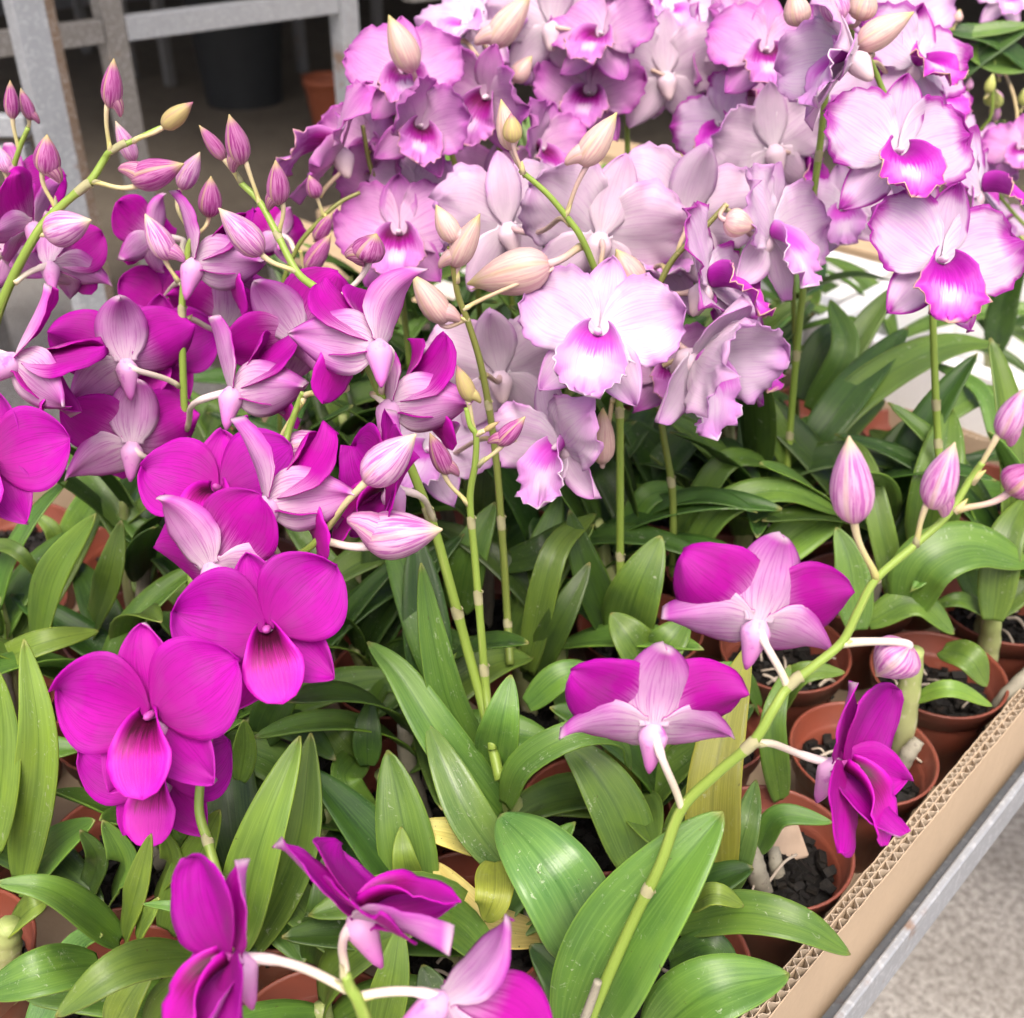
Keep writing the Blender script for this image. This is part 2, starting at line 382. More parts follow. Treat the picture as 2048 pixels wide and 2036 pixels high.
# ------------------------------------------------------------------ flower parts (unit half-width 1)
def flower_set(kind, seed):
    rs = random.Random(seed); u = rs.uniform
    S = {}
    def ps(nm, mats, *a, **k):
        G, us = petal_grid(*a, **k); S[nm] = sheet(kind + '_' + nm, G, mats, .014, us)
    if kind == 'magenta':
        for k in ('petal_r', 'petal_l'): ps(k, [MAG_F, MAG_B], 1.06, u(.58, .66), 1.02, .58, 18, 13, u(-.10, .10), u(.10, .24), .012, 5, rs.random(), .16, u(-.14, .14), .03, u(-.2, .04))
        ps('dorsal', [MAGS_F, MAGS_B], u(.92, 1.0), .33, .88, .74, 16, 9, u(-.06, .12), .22, .01, 5, rs.random(), .3, 0, -.02, u(-.12, .1))
        for k in ('lat_r', 'lat_l'): ps(k, [MAGS_F, MAGS_B], u(.9, .98), .36, .74, .80, 16, 9, u(-.02, .14), .24, .01, 5, rs.random(), .5, u(-.1, .1), -.02, u(-.1, .1))
        G, us = lip_grid(.98, .36, 18, 13, .012, 6, rs.random(), 0, 120, u(.75, 1.0)); S['lip'] = sheet('magenta_lip', G, [MAG_L, MAG_L], .014, us)
        cm, mm = COL_M, MEN_M
    elif kind == 'magback':
        for k in ('petal_r', 'petal_l'): ps(k, [MAG_F, MAG_B], 1.06, u(.50, .56), .98, .60, 18, 13, u(-.06, .10), u(.14, .26), .012, 5, rs.random(), .16, u(-.14, .14), .02, u(-.16, .04))
        ps('dorsal', [MAGS_F, MAGS_B], u(.96, 1.04), u(.35, .40), .86, .62, 18, 11, u(.0, .10), .30, .01, 5, rs.random(), .45, 0, -.02, u(-.34, -.12))
        for k in ('lat_r', 'lat_l'): ps(k, [MAGS_F, MAGS_B], u(1.02, 1.1), .40, .60, .86, 18, 11, u(-.04, .08), .34, .01, 5, rs.random(), .55, u(-.1, .1), -.02, u(-.16, .02))
        G, us = lip_grid(.98, .36, 18, 13, .012, 6, rs.random(), 0, 120, u(.75, 1.0)); S['lip'] = sheet('magenta_lip', G, [MAG_L, MAG_L], .014, us)
        cm, mm = COL_M, MEN_M
    else:
        f, b, l = {'pale': (PALE_F, PALE_B, PALE_L), 'margined': (MARG_F, MARG_B, MARG_L), 'lilac': (LIL_F, LIL_B, LIL_L)}[kind]
        rz = {'pale': .07, 'margined': .055, 'lilac': .075}[kind]
        for k in ('petal_r', 'petal_l'): ps(k, [f, b], 1.06, u(.54, .66), 1.10, .52, 24, 21, u(-.20, .12), u(.0, .26), rz, 6, rs.random(), .14, u(-.22, .22), .03, u(-.22, .10), frill=.022)
        ps('dorsal', [f, b], u(.94, 1.02), .30, .92, .70, 18, 9, u(-.10, .12), .26, .012, 4, rs.random(), .3, u(-.1, .1), -.02, u(-.1, .1))
        for k in ('lat_r', 'lat_l'): ps(k, [f, b], u(.92, 1.0), .30, .82, .74, 18, 9, u(-.14, .1), .24, .012, 4, rs.random(), .5, u(-.14, .14), -.02, u(-.1, .1))
        G, us = lip_grid(1.0, .46, 24, 25,   .075 if kind != 'lilac' else .08, 6, rs.random(), .06, 115, u(.72, .95)); S['lip'] = sheet(kind + '_lip', G, [l, l if kind != 'pale' else l], .014, us)
        cm, mm = COL_P, MEN_P
    # column (front) + mentum (spur at the back) as the flower's own body
    V, F, UV = bumpy_ellipsoid(Vector((0, .015, .09)), Vector((.055, 0, 0)), Vector((0, -.01, .12)), Vector((0, .05, 0)))
    mi = [0] * len(F); n = len(V)
    P = bez(Vector((0, .05, -.05)), Vector((0, -.12, -.12)), Vector((0, -.28, -.22)), Vector((0, -.5 if kind[:3] == 'mag' else -.34, -.30)), 8)
    v2, f2, u2 = tube(P, [.07, .13, .17, .165, .14, .115, .09, .065, .02], 10)
    V += v2; UV += u2; F += [tuple(n + x for x in q) for q in f2]; mi += [1] * len(f2)
    S['body'] = mesh(kind + '_column', V, F, [cm, mm], True, mi, UV)
    return S
FS = {k: [flower_set(k, 11 * s + hash_ ) for s in range(7)] for k, hash_ in (('magenta', 3), ('magback', 13), ('pale', 5), ('margined', 7), ('lilac', 9))}
def rot(th, tilt, loc):
    return Matrix.Translation(Vector(loc)) @ Matrix.Rotation(R(-th), 4, 'Z') @ Matrix.Rotation(R(tilt), 4, 'X')

FN = [0]
class Plant:
    def __init__(s, label, base, group=None, name='orchid_plant'):
        s.base = Vector(base); s.o = thing(name, label, 'orchid', s.base, group); s.inv = Matrix.Translation(-s.base)
    def add(s, name, V, F, UV, m): return link(name, mesh(name, [v - s.base for v in V], F, m, True, None, UV), s.o)
    def stem(s, pts, r0=.0024, r1=.0017, m=None, nodes=(), name='flower_stem', wob=.0):
        P = spline(pts, 8); n = len(P)
        rads = [r0 + (r1 - r0) * i / (n - 1) for i in range(n)]
        for q in nodes:
            i = int(q * (n - 1)); rads[i] *= 1.12
        V, F, UV = tube(P, rads, 10)
        st = s.add(name, V, F, UV, m or STEM_G)
        for q in nodes:
            i = min(max(1, int(q * (n - 1))), n - 2); t = (P[i + 1] - P[i]).normalized()
            r = rads[i] * 1.02
            L = .004 + .005 * random.random()
            V, F, UV = tube([P[i], P[i] + t * L * .4, P[i] + t * L * .8, P[i] + t * L + Vector((.001, 0, 0))], [r * 1.0, r * 1.05, r * 1.06, r * 1.12], 10, False)
            link('node_sheath', mesh('node_sheath', [v - s.base for v in V], F, SHEATH, True, None, UV), st)
        return st
    def bract(s, a, d):
        d = d.normalized(); e = (d * .7 + Vector((random.uniform(-.5, .5), random.uniform(-.5, .2), random.uniform(.2, .8)))).normalized()
        L = random.uniform(.003, .006)
        V, F, UV = tube([a - d * .0008, a + d * .001 + e * L * .4, a + d * .0015 + e * L], [.0017, .0013, .0002], 7)
        s.add('bract', V, F, UV, random.choice((SHEATH, STALK_G, STALK_G)))
    def flower(s, px, py, Y, face, roll, kind='magenta', size=None, var=0, attach=None, pt=(0, 0), tl=0, petals=66, lats=142, lt=0, dt=0, label=None, drop=None, parts=None):
        c = PY(px, py, Y); z = scr(*face); upv = (RT * math.sin(R(roll)) + UP * math.cos(R(roll)))
        y = (upv - z * upv.dot(z)).normalized(); x = y.cross(z)
        size = size or (.0365 if kind[:3] == 'mag' else .0435)
        if kind[:3] != 'mag' and Y > .72: size *= .92
        M = Matrix(((x.x, y.x, z.x, c.x), (x.y, y.y, z.y, c.y), (x.z, y.z, z.z, c.z), (0, 0, 0, 1))) @ Matrix.Diagonal((size, size, size, 1))
        S = FS[kind][(var + FN[0]) % 7] if var < 0 else FS[kind][var % 7]
        f = link('flower', S['body'], s.o, s.inv @ M)
        if label: f['label'] = label
        pp = petals if isinstance(petals, tuple) else (petals, petals); ll = lats if isinstance(lats, tuple) else (lats, lats)
        lt2 = lt if isinstance(lt, tuple) else (lt, lt)
        link('petal', S['petal_r'], f, rot(pp[0], pt[0], (.04, .02, .02)))
        link('petal', S['petal_l'], f, rot(-pp[1], pt[1], (-.04, .02, .025)))
        link('sepal', S['dorsal'], f, rot(0, dt, (0, .03, -.075 if kind[:3] == 'mag' else -.05)))
        link('sepal', S['lat_r'], f, rot(ll[0], lt2[0], (.03, -.04, -.05)))
        link('sepal', S['lat_l'], f, rot(-ll[1], lt2[1], (-.03, -.04, -.055)))
        link('lip', S['lip'], f, Matrix.Translation((0, 0, .02)))
        if attach is not None:
            a = attach if isinstance(attach, Vector) else PY(attach[0], attach[1], attach[2] if len(attach) > 2 else Y)
            p0 = c - z * size * .06; d = (a - p0).length
            B = bez(p0, p0 - z * d * .45, a + (p0 - a) * .25 + Vector((0, 0, d * .12)), a, 12)
            Mi = M.inverted()
            r = .0016 if kind[:3] == 'mag' else .0015
            V, F, UV = tube([Mi @ b for b in B], [r * (1.25 if i < 4 else 1) / size for i in range(13)], 8)
            if Y < .64: s.bract(a, p0 - a)
            link('flower_stalk', mesh('flower_stalk', V, F, STALK_M if kind[:3] == 'mag' else STALK_C, True, None, UV), f)
        return f
    def bud(s, att, base, tip, wpx, Y, m=None, spur=0, stalk=None, depth=0.0, fat=.42, curl=.45):
        m = m or BUD_M
        b = PY(base[0], base[1], Y); t = PY(tip[0], tip[1], Y + depth); a = PY(att[0], att[1], att[2] if len(att) > 2 else Y)
        ax = t - b; L = ax.length; y = ax.normalized()
        x = RT - y * RT.dot(y)
        if x.length < .2: x = UP - y * UP.dot(y)
        x.normalize(); z = x.cross(y)
        w = wpx * mpx(b) * .5
        n, ns = 19, 20; V, F, UV = [], [], []
        for i in range(n):
            u = i / (n - 1)
            K = ((0, .34), (.07, .66), (.16, .88), (.30, 1.0), (.46, .96), (.62, .78), (.78, .50), (.90, .24), (.97, .08), (1.01, .03))
            for (ua, ra), (ub, rb) in zip(K, K[1:]):
                if ua <= u <= ub: r = w * (ra + (rb - ra) * (u - ua) / (ub - ua))
            off = x * (spur * w * .35 * (1 - u) ** 2)
            for k in range(ns):
                th = 2 * math.pi * k / ns
                rr = r * (1 + .05 * math.cos(3 * th + .6) * math.sin(math.pi * u) - .10 * abs(math.cos(1.5 * th)) ** 10 * math.sin(math.pi * min(1, u * 1.1)))
                sp_ = 0
                V.append(b + y * (L * u) + x * (rr * math.cos(th)) + z * (rr * math.sin(th) * .92) + off + x * (.12 * spur * w * math.sin(2.4 * u)))
                UV.append((u, k / ns))
        for i in range(n - 1):
            for k in range(ns): F.append((i * ns + k, i * ns + (k + 1) % ns, (i + 1) * ns + (k + 1) % ns, (i + 1) * ns + k))
        F.append(tuple(range(ns - 1, -1, -1)))
        if spur:
            # blunt chin at the foot of the bud
            o0 = b + y * L * .22 + x * spur * w * .3
            tipc = b - y * L * .14 + x * spur * w * 1.25 - z * w * .1
            P = bez(o0, o0 + x * spur * w * .5 - y * L * .04, tipc + y * L * .12, tipc, 6)
            v2, f2, u2 = tube(P, [w * .72, w * .72, w * .66, w * .56, w * .42, w * .3, w * .12], 10)
            n0 = len(V); V += v2; UV += [(q[0] * .12, q[1]) for q in u2]; F += [tuple(n0 + q for q in f) for f in f2]
        o = s.add('bud', V, F, UV, m)
        d = (a - b).length
        B = bez(b + y * L * .03, b - y * d * curl, a + (b - a) * .3 + Vector((0, 0, d * .05)), a, 10)
        if Y < .64: s.bract(a, b - a)
        V, F, UV = tube(B, [max(.0011, w * .16) * (1.25 - .3 * math.sin(math.pi * i / 10)) for i in range(11)], 8)
        link('flower_stalk', mesh('flower_stalk', [v - s.base for v in V], F, stalk or STALK_G, True, None, UV), o)
        return o
    def leaf(s, P, wpx, m='m', h=None, tilt=0.0, fold=.22, p=.80, q=.62, nrm=None, nu=26, nv=9, label=None, wm=None, twist=0.0, wave=.04):
        """P: pixel points base..tip with heights h over the rim, or world points"""
        if not isinstance(P[0], Vector):
            n = len(P); h = h or (.03, .10)
            if len(h) != n: h = [h[0] + (h[-1] - h[0]) * i / (n - 1) for i in range(n)]
            P = [PZ(a[0], a[1], hh) for a, hh in zip(P, h)]
        Q = spline(P, 10); n = len(Q)
        wid = wm if wm else wpx * .5 * mpx(P[len(P) // 2])
        ll = [0]
        for i in range(1, n): ll.append(ll[-1] + (Q[i] - Q[i - 1]).length)
        tot = ll[-1]; G = []; us = []; rs = random.Random(int(abs(P[0].x * 1e5 + P[0].y * 3e4)))
        ph = rs.uniform(0, 6)
        prevs = None
        for i in range(nu):
            sN = i / (nu - 1); u = .5 * sN + .5 * (1 - math.cos(math.pi * sN)) / 2; us.append(u)
            tgt = u * tot; k = 0
            while k < n - 2 and ll[k + 1] < tgt: k += 1
            f = (tgt - ll[k]) / max(1e-9, ll[k + 1] - ll[k]); pt = Q[k].lerp(Q[k + 1], min(1, f))
            t = (Q[min(k + 2, n - 1)] - Q[max(k - 1, 0)]).normalized()
            nn = nrm if nrm is not None else ((EYE - pt).normalized() * .6 + Vector((0, 0, 1)) * .5)
            sd = t.cross(nn)
            if sd.length < .15 and prevs is not None: sd = prevs.copy()
            sd.normalize()
            if prevs is not None and sd.dot(prevs) < 0: sd = -sd
            if prevs is not None: sd = (sd * .5 + prevs * .5).normalized()
            prevs = sd
            upn = sd.cross(t).normalized()
            a = tilt + twist * u
            sd2 = sd * math.cos(a) + upn * math.sin(a); up2 = upn * math.cos(a) - sd * math.sin(a)
            wd = wid * max(math.sin(math.pi * (.06 + .94 * u) ** p), 0) ** q
            wd = max(wd, wid * .30 * (1 - u) ** 2)
            if i == nu - 1: wd = wid * .02
            row = []
            for j in range(nv):
                v = -1 + 2 * j / (nv - 1)
                z = fold * wd * (abs(v) ** 1.25) - .10 * wid * fold * (1 - min(1, abs(v) * 6)) + wave * wid * v * math.sin(5 * u + ph) 
                row.append(pt + sd2 * (wd * v * (1 - .12 * fold)) + up2 * z - s.base)
            G.append(row)
        o = link('leaf', sheet('leaf', G, [LEAF[m], LEAF[m]], .0009, us), s.o)
        if label: o['label'] = label
        return o
    def cane(s, pts, r=.006, m=None):
        P = spline(pts, 9); n = len(P)
        r *= .8; rads = [r * (1 + .05 * math.sin(i * 1.4)) * (.75 + .35 * math.sin(math.pi * min(1, .15 + i / (n - 1) * .8))) for i in range(n)]
        V, F, UV = tube(P, rads, 10); return s.add('cane', V, F, UV, m or CANE_M)

random.seed(4)
# ================================================================== THE SETTING
A = Vector((math.sin(R(44)), math.cos(R(44)), 0)); B = Vector((-A.y, A.x, 0)); ZU = Vector((0, 0, 1))
RB = PZ(2382, 1014)                                   # right rear corner of the tray rim
def TP(a, b, h=0.0): return RB + A * a + B * b + ZU * h   # tray coordinates
def concrete(name, c1, c2, c3):
    a = N(name); o = a.obj()
    n1 = a.noise(o, 90, 6, .7); n2 = a.noise(o, 5, 4); n3 = a.noise(o, 320, 3, .6)
    vo = a.n('TexVoronoi'); vo.inputs['Scale'].default_value = 150; a.l(o, vo.inputs['Vector'])
    c = a.mix(a.ss(n1, .38, .62), c1, c2)
    c = a.mix(a.math('MULTIPLY', a.ss(n3, .56, .68), .7), c, c3)
    c = a.mix(a.math('MULTIPLY', a.ss(n3, .42, .34), .6), c, (c1[0] * .4, c1[1] * .4, c1[2] * .4))
    c = a.mix(a.math('MULTIPLY', a.ss(n2, .45, .7), .35), c, (c1[0] * .62, c1[1] * .6, c1[2] * .56))
    a.bump(a.math('ADD', n1, a.math('MULTIPLY', vo.outputs[0], .6)), .6, .004)
    return a.fin(c, .88, .25)
GROUND = concrete('concrete', (.22, .205, .19), (.44, .42, .395), (.68, .665, .64))
FLOOR_SHADED = concrete('shaded_floor', (.125, .105, .082), (.18, .152, .118), (.26, .23, .18))  # browned concrete with the shade of the back put into its colour
V, F = [], []
NX = 24
for i in range(NX + 1):
    for j in range(NX + 1):
        V.append((-60 + 120 * i / NX, -50 + 120 * j / NX, 0))
for i in range(NX):
    for j in range(NX): F.append((i * (NX + 1) + j, (i + 1) * (NX + 1) + j, (i + 1) * (NX + 1) + j + 1, i * (NX + 1) + j + 1))
struct(link('ground', mesh('ground', V, F, GROUND, False)))
# brown floor behind the benches, its colour darkened to stand for shade
fl = [TP(.5, .2), TP(.5, 9), TP(11, 9), TP(11, .2)]
struct(link('shade_house_floor', mesh('floor', [Vector((v.x, v.y, .004)) for v in fl], [(0, 3, 2, 1)], FLOOR_SHADED, False)))

def galv(name, col, rust=.35, rough=.5, spk=1.0):
    a = N(name); o = a.obj()
    n1 = a.noise(o, 40, 5, .6); n2 = a.noise(o, 9, 4, .7); n3 = a.noise(o, 220, 2)
    c = a.mix(a.ss(n1, .3, .75), (col[0] * .88, col[1] * .88, col[2] * .88), col)
    c = a.mix(a.math('MULTIPLY', a.ss(n3, .5, .7), .25 * spk), c, (.75, .77, .8))
    c = a.mix(a.math('MULTIPLY', a.ss(a.math('MULTIPLY', n2, a.math('ADD', n1, .5)), .60, .74), rust), c, (.22, .12, .06))
    a.bump(n1, .25, .001); a.b.inputs['Metallic'].default_value = .25
    return a.fin(c, a.math('MULTIPLY_ADD', n1, .3, rough - .15), .5)
GALV = galv('galvanised_steel', (.34, .36, .39), .8)
GALVD = galv('dull_steel', (.20, .19, .18), .5)
RUSTY = galv('rusty_steel', (.17, .12, .085), .9, .7)

def cardboard(name, col):
    a = N(name); o = a.obj()
    n1 = a.noise(o, 240, 4, .7); n2 = a.noise(o, 12, 3)
    c = a.hsv(col, .5, 1.0, a.math('ADD', a.math('MULTIPLY_ADD', n1, .16, .78), a.math('MULTIPLY', n2, .28)))
    a.bump(n1, .3, .0006); return a.fin(c, .85, .15)
CARD = cardboard('cardboard_liner', (.47, .36, .25)); FLUTE = cardboard('cardboard_flute', (.46, .375, .285))

# bench: steel angle frame that carries the tray
TA0, TA1, TB0, TB1 = -1.15, 0.0, 0.0, .74
bench = thing('steel_bench', 'galvanised steel angle bench frame carrying the cardboard tray of orchids', 'bench', TP(-.55, .37, -RIM))
bl = bench.location.copy()
def bar(parent, name, c, ax, ay, az, m, bw=.0015):
    V, F = [], []; boxm(V, F, Vector(c) - parent.location, ax, ay, az)
    return bevel_obj(link(name, mesh(name, V, F, m, False), parent), bw)
hz = -.060                                             # top of the upright flange below the tray rim
t = .0025
def angle_rail(p, q, out):
    d = (q - p); L = d.length / 2; d.normalize(); m = (p + q) / 2
    bar(bench, 'rail', m + out * .012 + ZU * (hz - .0165), d * L, out * t, ZU * .0165, GALV, .0012)
    bar(bench, 'rail', m - out * .008 + ZU * (hz - .0360), d * L, out * .022, ZU * .0025, GALV, .0012)
angle_rail(TP(TA0, TB0), TP(TA1 + .012, TB0), -B); angle_rail(TP(TA1, TB0 - .012), TP(TA1, TB1), A)
angle_rail(TP(TA0, TB1), TP(TA1, TB1), B); angle_rail(TP(TA0, TB0), TP(TA0, TB1), -A)
for a_ in (TA0 + .02, TA1 - .02):
    for b_ in (TB0 + .32, TB1 - .12):
        bar(bench, 'leg', TP(a_, b_, -.085 - (RIM - .085) / 2), A * .016, B * .016, ZU * ((RIM - .085) / 2 - .001), GALV)
for i in range(7): bar(bench, 'slat', TP(TA0 + .08 + i * .165, .37, -.0885), A * .03, B * .35, ZU * .0045, GALVD)

# cardboard tray with double-wall corrugated sides
tray = thing('cardboard_tray', 'brown double wall corrugated cardboard tray holding the orchid pots', 'tray', TP(-.55, .37, -.083))
def corr_wall(p, q, inward, hgt=.082):
    d = (q - p); L = d.length; d.normalize(); o = tray.location
    w_ = None
    offs = (0.0, .0052, .0096)
    rs = random.Random(int(L * 1000))
    for i, of in enumerate(offs):
        V, F = [], []; n = int(L / .006)
        th = .0006
        for k in range(n + 1):
            s = L * k / n; jz = rs.uniform(-.0008, .0006); jy = rs.uniform(-.0002, .0002)
            for (dy, zz) in ((-th / 2, -hgt), (th / 2, -hgt), (th / 2, jz), (-th / 2, jz)):
                V.append(p + d * s + inward * (of + dy + (jy if zz > -.01 else 0)) + ZU * zz - o)
        for k in range(n):
            for e in range(4): F.append((k * 4 + e, k * 4 + (e + 1) % 4, (k + 1) * 4 + (e + 1) % 4, (k + 1) * 4 + e))
        F.append((3, 2, 1, 0)); F.append(tuple(n * 4 + e for e in range(4)))
        x = link('wall_liner', mesh('wall_liner', V, F, CARD, False), w_ or tray)
        if w_ is None: x.name = 'tray_wall'; w_ = x
    for (o0, o1, per) in ((.0005, .0047, .0086), (.0057, .0091, .0064)):
        V, F = [], []; n = int(L / per * 8); th = .00035; ph = 0
        am = (o1 - o0) / 2 - th / 2
        for k in range(n + 1):
            s = L * k / n; ph = 2 * math.pi * s / per + .5 * math.sin(s * 31) + .3 * math.sin(s * 77)
            f = math.sin(ph); f = math.copysign(abs(f) ** .8, f)
            jz = rs.uniform(-.0011, .0003) - .0022 * max(0, math.sin(s * 23 + 1) * math.sin(s * 57 + o0 * 900)); c = (o0 + o1) / 2 + am * f
            for (dy, zz) in ((-th, -.03), (th, -.03), (th, jz), (-th, jz)):
                V.append(p + d * s + inward * (c + dy) + ZU * zz - o)
        for k in range(n):
            for e in range(4): F.append((k * 4 + e, k * 4 + (e + 1) % 4, (k + 1) * 4 + (e + 1) % 4, (k + 1) * 4 + e))
        link('fluting', mesh('fluting', V, F, FLUTE, False), w_)
corr_wall(TP(TA0, 0), TP(0, 0), B); corr_wall(TP(0, TB1), TP(TA0, TB1), -B)
corr_wall(TP(0, .0105), TP(0, TB1 - .0105), -A); corr_wall(TP(TA0, .0105), TP(TA0, TB1 - .0105), A)
V, F = [], []; boxm(V, F, TP(-.575, .37, -.0825) - tray.location, A * .56, B * .355, ZU * .0015)
link('tray_floor', mesh('tray_floor', V, F, CARD, False), tray)

# ------------------------------------------------------------------ pots
POT = (lambda a: a)(None)
def pot_mat():
    a = N('terracotta_plastic'); o = a.obj(); n1 = a.noise(o, 20, 3); n2 = a.noise(o, 300, 3)
    c = a.hsv((.205, .050, .028), .5, a.math('MULTIPLY_ADD', n1, .25, .85), a.math('MULTIPLY_ADD', n1, .5, .72))
    c = a.mix(a.math('MULTIPLY', a.ss(a.noise(o, 45, 4, .7), .6, .75), .22), c, (.45, .33, .26))
    a.bump(n2, .12, .0004); return a.fin(c, .42, .45)
POT = pot_mat()
def bark_mat():
    a = N('bark_soil'); o = a.obj(); n1 = a.noise(o, 120, 4, .7)
    c = a.mix(a.ss(n1, .5, .75), (.007, .006, .005), (.028, .022, .016)); a.bump(n1, .6, .002); return a.fin(c, .75, .3)
BARK = bark_mat(); CHIP = plain('pale_bark_chip', (.36, .27, .20), .8, .2, .3, 90)
ROOT = plain('dry_root', (.42, .36, .29), .8, .2, .25, 150)
def pot_mesh(R0=.046, H=.078):
    prof = [(.66, 0), (.68, 0), (.86, H * .78), (.865, H * .80), (.93, H * .81), (.985, H * .985), (1.0, H), (.965, H + .0005), (.945, H * .98), (.90, H * .82), (.855, H * .79), (.83, H * .76), (.68, H * .06), (0, H * .05)]
    ns = 44; V, F = [], []
    for (r, z) in prof:
        for k in range(ns):
            a = 2 * math.pi * k / ns; V.append(Vector((r * R0 * math.cos(a), r * R0 * math.sin(a), z)))
    for i in range(len(prof) - 1):
        for k in range(ns): F.append((i * ns + k, i * ns + (k + 1) % ns, (i + 1) * ns + (k + 1) % ns, (i + 1) * ns + k))
    return mesh('pot', V, F, POT)
POTM = pot_mesh()
def soil_mesh(seed, r=.0375):
    rs = random.Random(seed); V, F = [], []
    ns = 20; n0 = 0
    for i in range(6):
        for k in range(ns):
            a = 2 * math.pi * k / ns; rr = r * (i + .001) / 5
            V.append(Vector((rr * math.cos(a), rr * math.sin(a), .052 + rs.uniform(-.003, .003))))
    for i in range(5):
        for k in range(ns): F.append((i * ns + k, i * ns + (k + 1) % ns, (i + 1) * ns + (k + 1) % ns, (i + 1) * ns + k))
    for q in range(150):
        a = rs.uniform(0, 6.28); rr = r * .95 * rs.random() ** .5
        c = Vector((rr * math.cos(a), rr * math.sin(a), .054 + rs.uniform(0, .006)))
        e = Matrix.Rotation(rs.uniform(0, 6), 3, 'Z') @ Matrix.Rotation(rs.uniform(-.8, .8), 3, 'X')
        s = rs.uniform(.0018, .0052)
        boxm(V, F, c, e @ Vector((s, 0, 0)), e @ Vector((0, s * .6, 0)), e @ Vector((0, 0, s * .4)))
    return mesh('soil', V, F, BARK, False)
SOIL = [soil_mesh(i) for i in range(5)]
def chips_for(pot, seed, n=5):
    rs = random.Random(seed)
    for q in range(n):
        a = rs.uniform(0, 6.28); rr = .03 * rs.random() ** .5; c = Vector((rr * math.cos(a), rr * math.sin(a), .061))
        d = Vector((rs.uniform(-1, 1), rs.uniform(-1, 1), rs.uniform(-.1, .5))).normalized()
        L = rs.uniform(.012, .026); P = spline([c, c + d * L * .5 + Vector((0, 0, .004)), c + d * L - Vector((0, 0, .002))], 5)
        V, F, UV = tube(P, [rs.uniform(.0007, .0013)] * len(P), 6); link('dry_root', mesh('dry_root', V, F, ROOT, True, None, UV), pot)
def pot(a, b, label, group=None, seed=0, tilt=(0, 0), chips=0):
    p = TP(a, b, -.0805); o = thing('plant_pot', label, 'pot', p, group, POTM)
    o.rotation_euler = (tilt[0], tilt[1], seed * 1.3)
    link('soil', SOIL[seed % 5], o)
    if chips: chips_for(o, seed, chips)
    return o
MARKS = [(300, 1450, 'the largest open magenta bloom'), (540, 1240, 'the right one of the two front blooms'), (950, 1000, 'the slim light green spike'), (1196, 668, 'the front-facing pale bloom'), (1306, 1446, 'the lower back-turned magenta bloom'), (1514, 1238, 'the upper back-turned magenta bloom'), (1700, 950, 'the tall pink bud'), (1580, 850, 'the tall bare stem'), (1124, 890, 'the hanging pale bloom'), (880, 1700, 'the yellow leaves'), (790, 1080, 'the pale pink lying bud'), (263, 886, 'the lowest back-turned bloom at left'), (1876, 760, 'the stem of the pink edged blooms')]
used_labels = set()
def where(head, px, py):
    for (mx, my, ph) in sorted(MARKS, key=lambda m: (m[0] - px) ** 2 + (m[1] - py) ** 2):
        dx, dy = px - mx, py - my; d = math.hypot(dx, dy)
        if abs(dx) > 2 * abs(dy): w_ = 'right of' if dx > 0 else 'left of'
        elif abs(dy) > 2 * abs(dx): w_ = 'below' if dy > 0 else 'above'
        else: w_ = ('below and ' if dy > 0 else 'above and ') + ('right of' if dx > 0 else 'left of')
        for near in (('just ', ) if d < 160 else ('', ) if d < 340 else ('well ', )):
            lab = head + ' ' + near + w_ + ' ' + ph
            if lab not in used_labels and len(lab.split()) <= 16:
                used_labels.add(lab); return lab
    return head
HID = 'terracotta coloured plastic pot crowded in the tray, mostly hidden under orchid leaves'
NAMED = {
    (0, 3): 'terracotta plastic pot with dry roots at the far right beside the cardboard edge',
    (0, 4): 'terracotta plastic pot by the cardboard edge behind the side-on magenta flower',
    (0, 5): 'terracotta plastic pot of black bark nearest the cardboard edge below the side-on flower',
    (1, 4): 'empty-looking terracotta plastic pot left of the side-on magenta flower',
    (0, 6): 'dark terracotta plastic pot in the corner under the lowest right leaves',
    (1, 6): 'terracotta plastic pot with black bark below the two yellow leaves',
    (2, 7): 'terracotta plastic pot whose rim arcs out between the left front leaves',
}
POTS = []
for r_ in range(8):
    for k in range(11):
        a_ = -.035 - .1035 * k - (.052 if r_ % 2 else 0); b_ = .058 + .0895 * r_
        if a_ < -1.0: continue
        w_ = TP(a_, b_)
        d = w_ - EYE; f = d.dot(FW)
        px = 1024 + FPX * d.dot(RT) / f; py = 1018 - FPX * d.dot(UP) / f
        if not (-120 < px < 2170 and py < 2150): continue
        POTS.append((r_, k, a_, b_, px, py))
        lab = NAMED.get((r_, k)) or where('mostly hidden terracotta pot', px, py)
        pot(a_, b_, lab, None if (r_, k) in NAMED else 'pots crowded in the tray', seed=r_ * 5 + k, chips=8 if px > 1400 or (r_, k) in NAMED else 0)

# ------------------------------------------------------------------ white foam boxes behind the tray
FOAM = plain('white_foam', (.80, .80, .80), .75, .25, .05, 260, 0, .35, .0015)
def foam_box(label, a0, a1, b0, b1, top, hgt=.16, th=.022):
    c = TP((a0 + a1) / 2, (b0 + b1) / 2, top - hgt); o = thing('foam_box', label, 'box', c)
    for (ca, cb, ha, hb) in (((a0 + th / 2), (b0 + b1) / 2, th / 2, (b1 - b0) / 2), (a1 - th / 2, (b0 + b1) / 2, th / 2, (b1 - b0) / 2)):
        bar(o, 'box_wall', TP(ca, cb, top - hgt / 2), A * ha, B * hb, ZU * hgt / 2, FOAM, .004)
    for cb in (b0 + th / 2, b1 - th / 2):
        bar(o, 'box_wall', TP((a0 + a1) / 2, cb, top - hgt / 2 - .0015), A * ((a1 - a0) / 2 - th - .0002), B * th / 2, ZU * (hgt / 2 - .002), FOAM, .004)
    bar(o, 'box_floor', TP((a0 + a1) / 2, (b0 + b1) / 2, top - hgt + .012), A * ((a1 - a0) / 2 - th - .0005), B * ((b1 - b0) / 2 - th - .0005), ZU * .01, FOAM, .002)
    return o
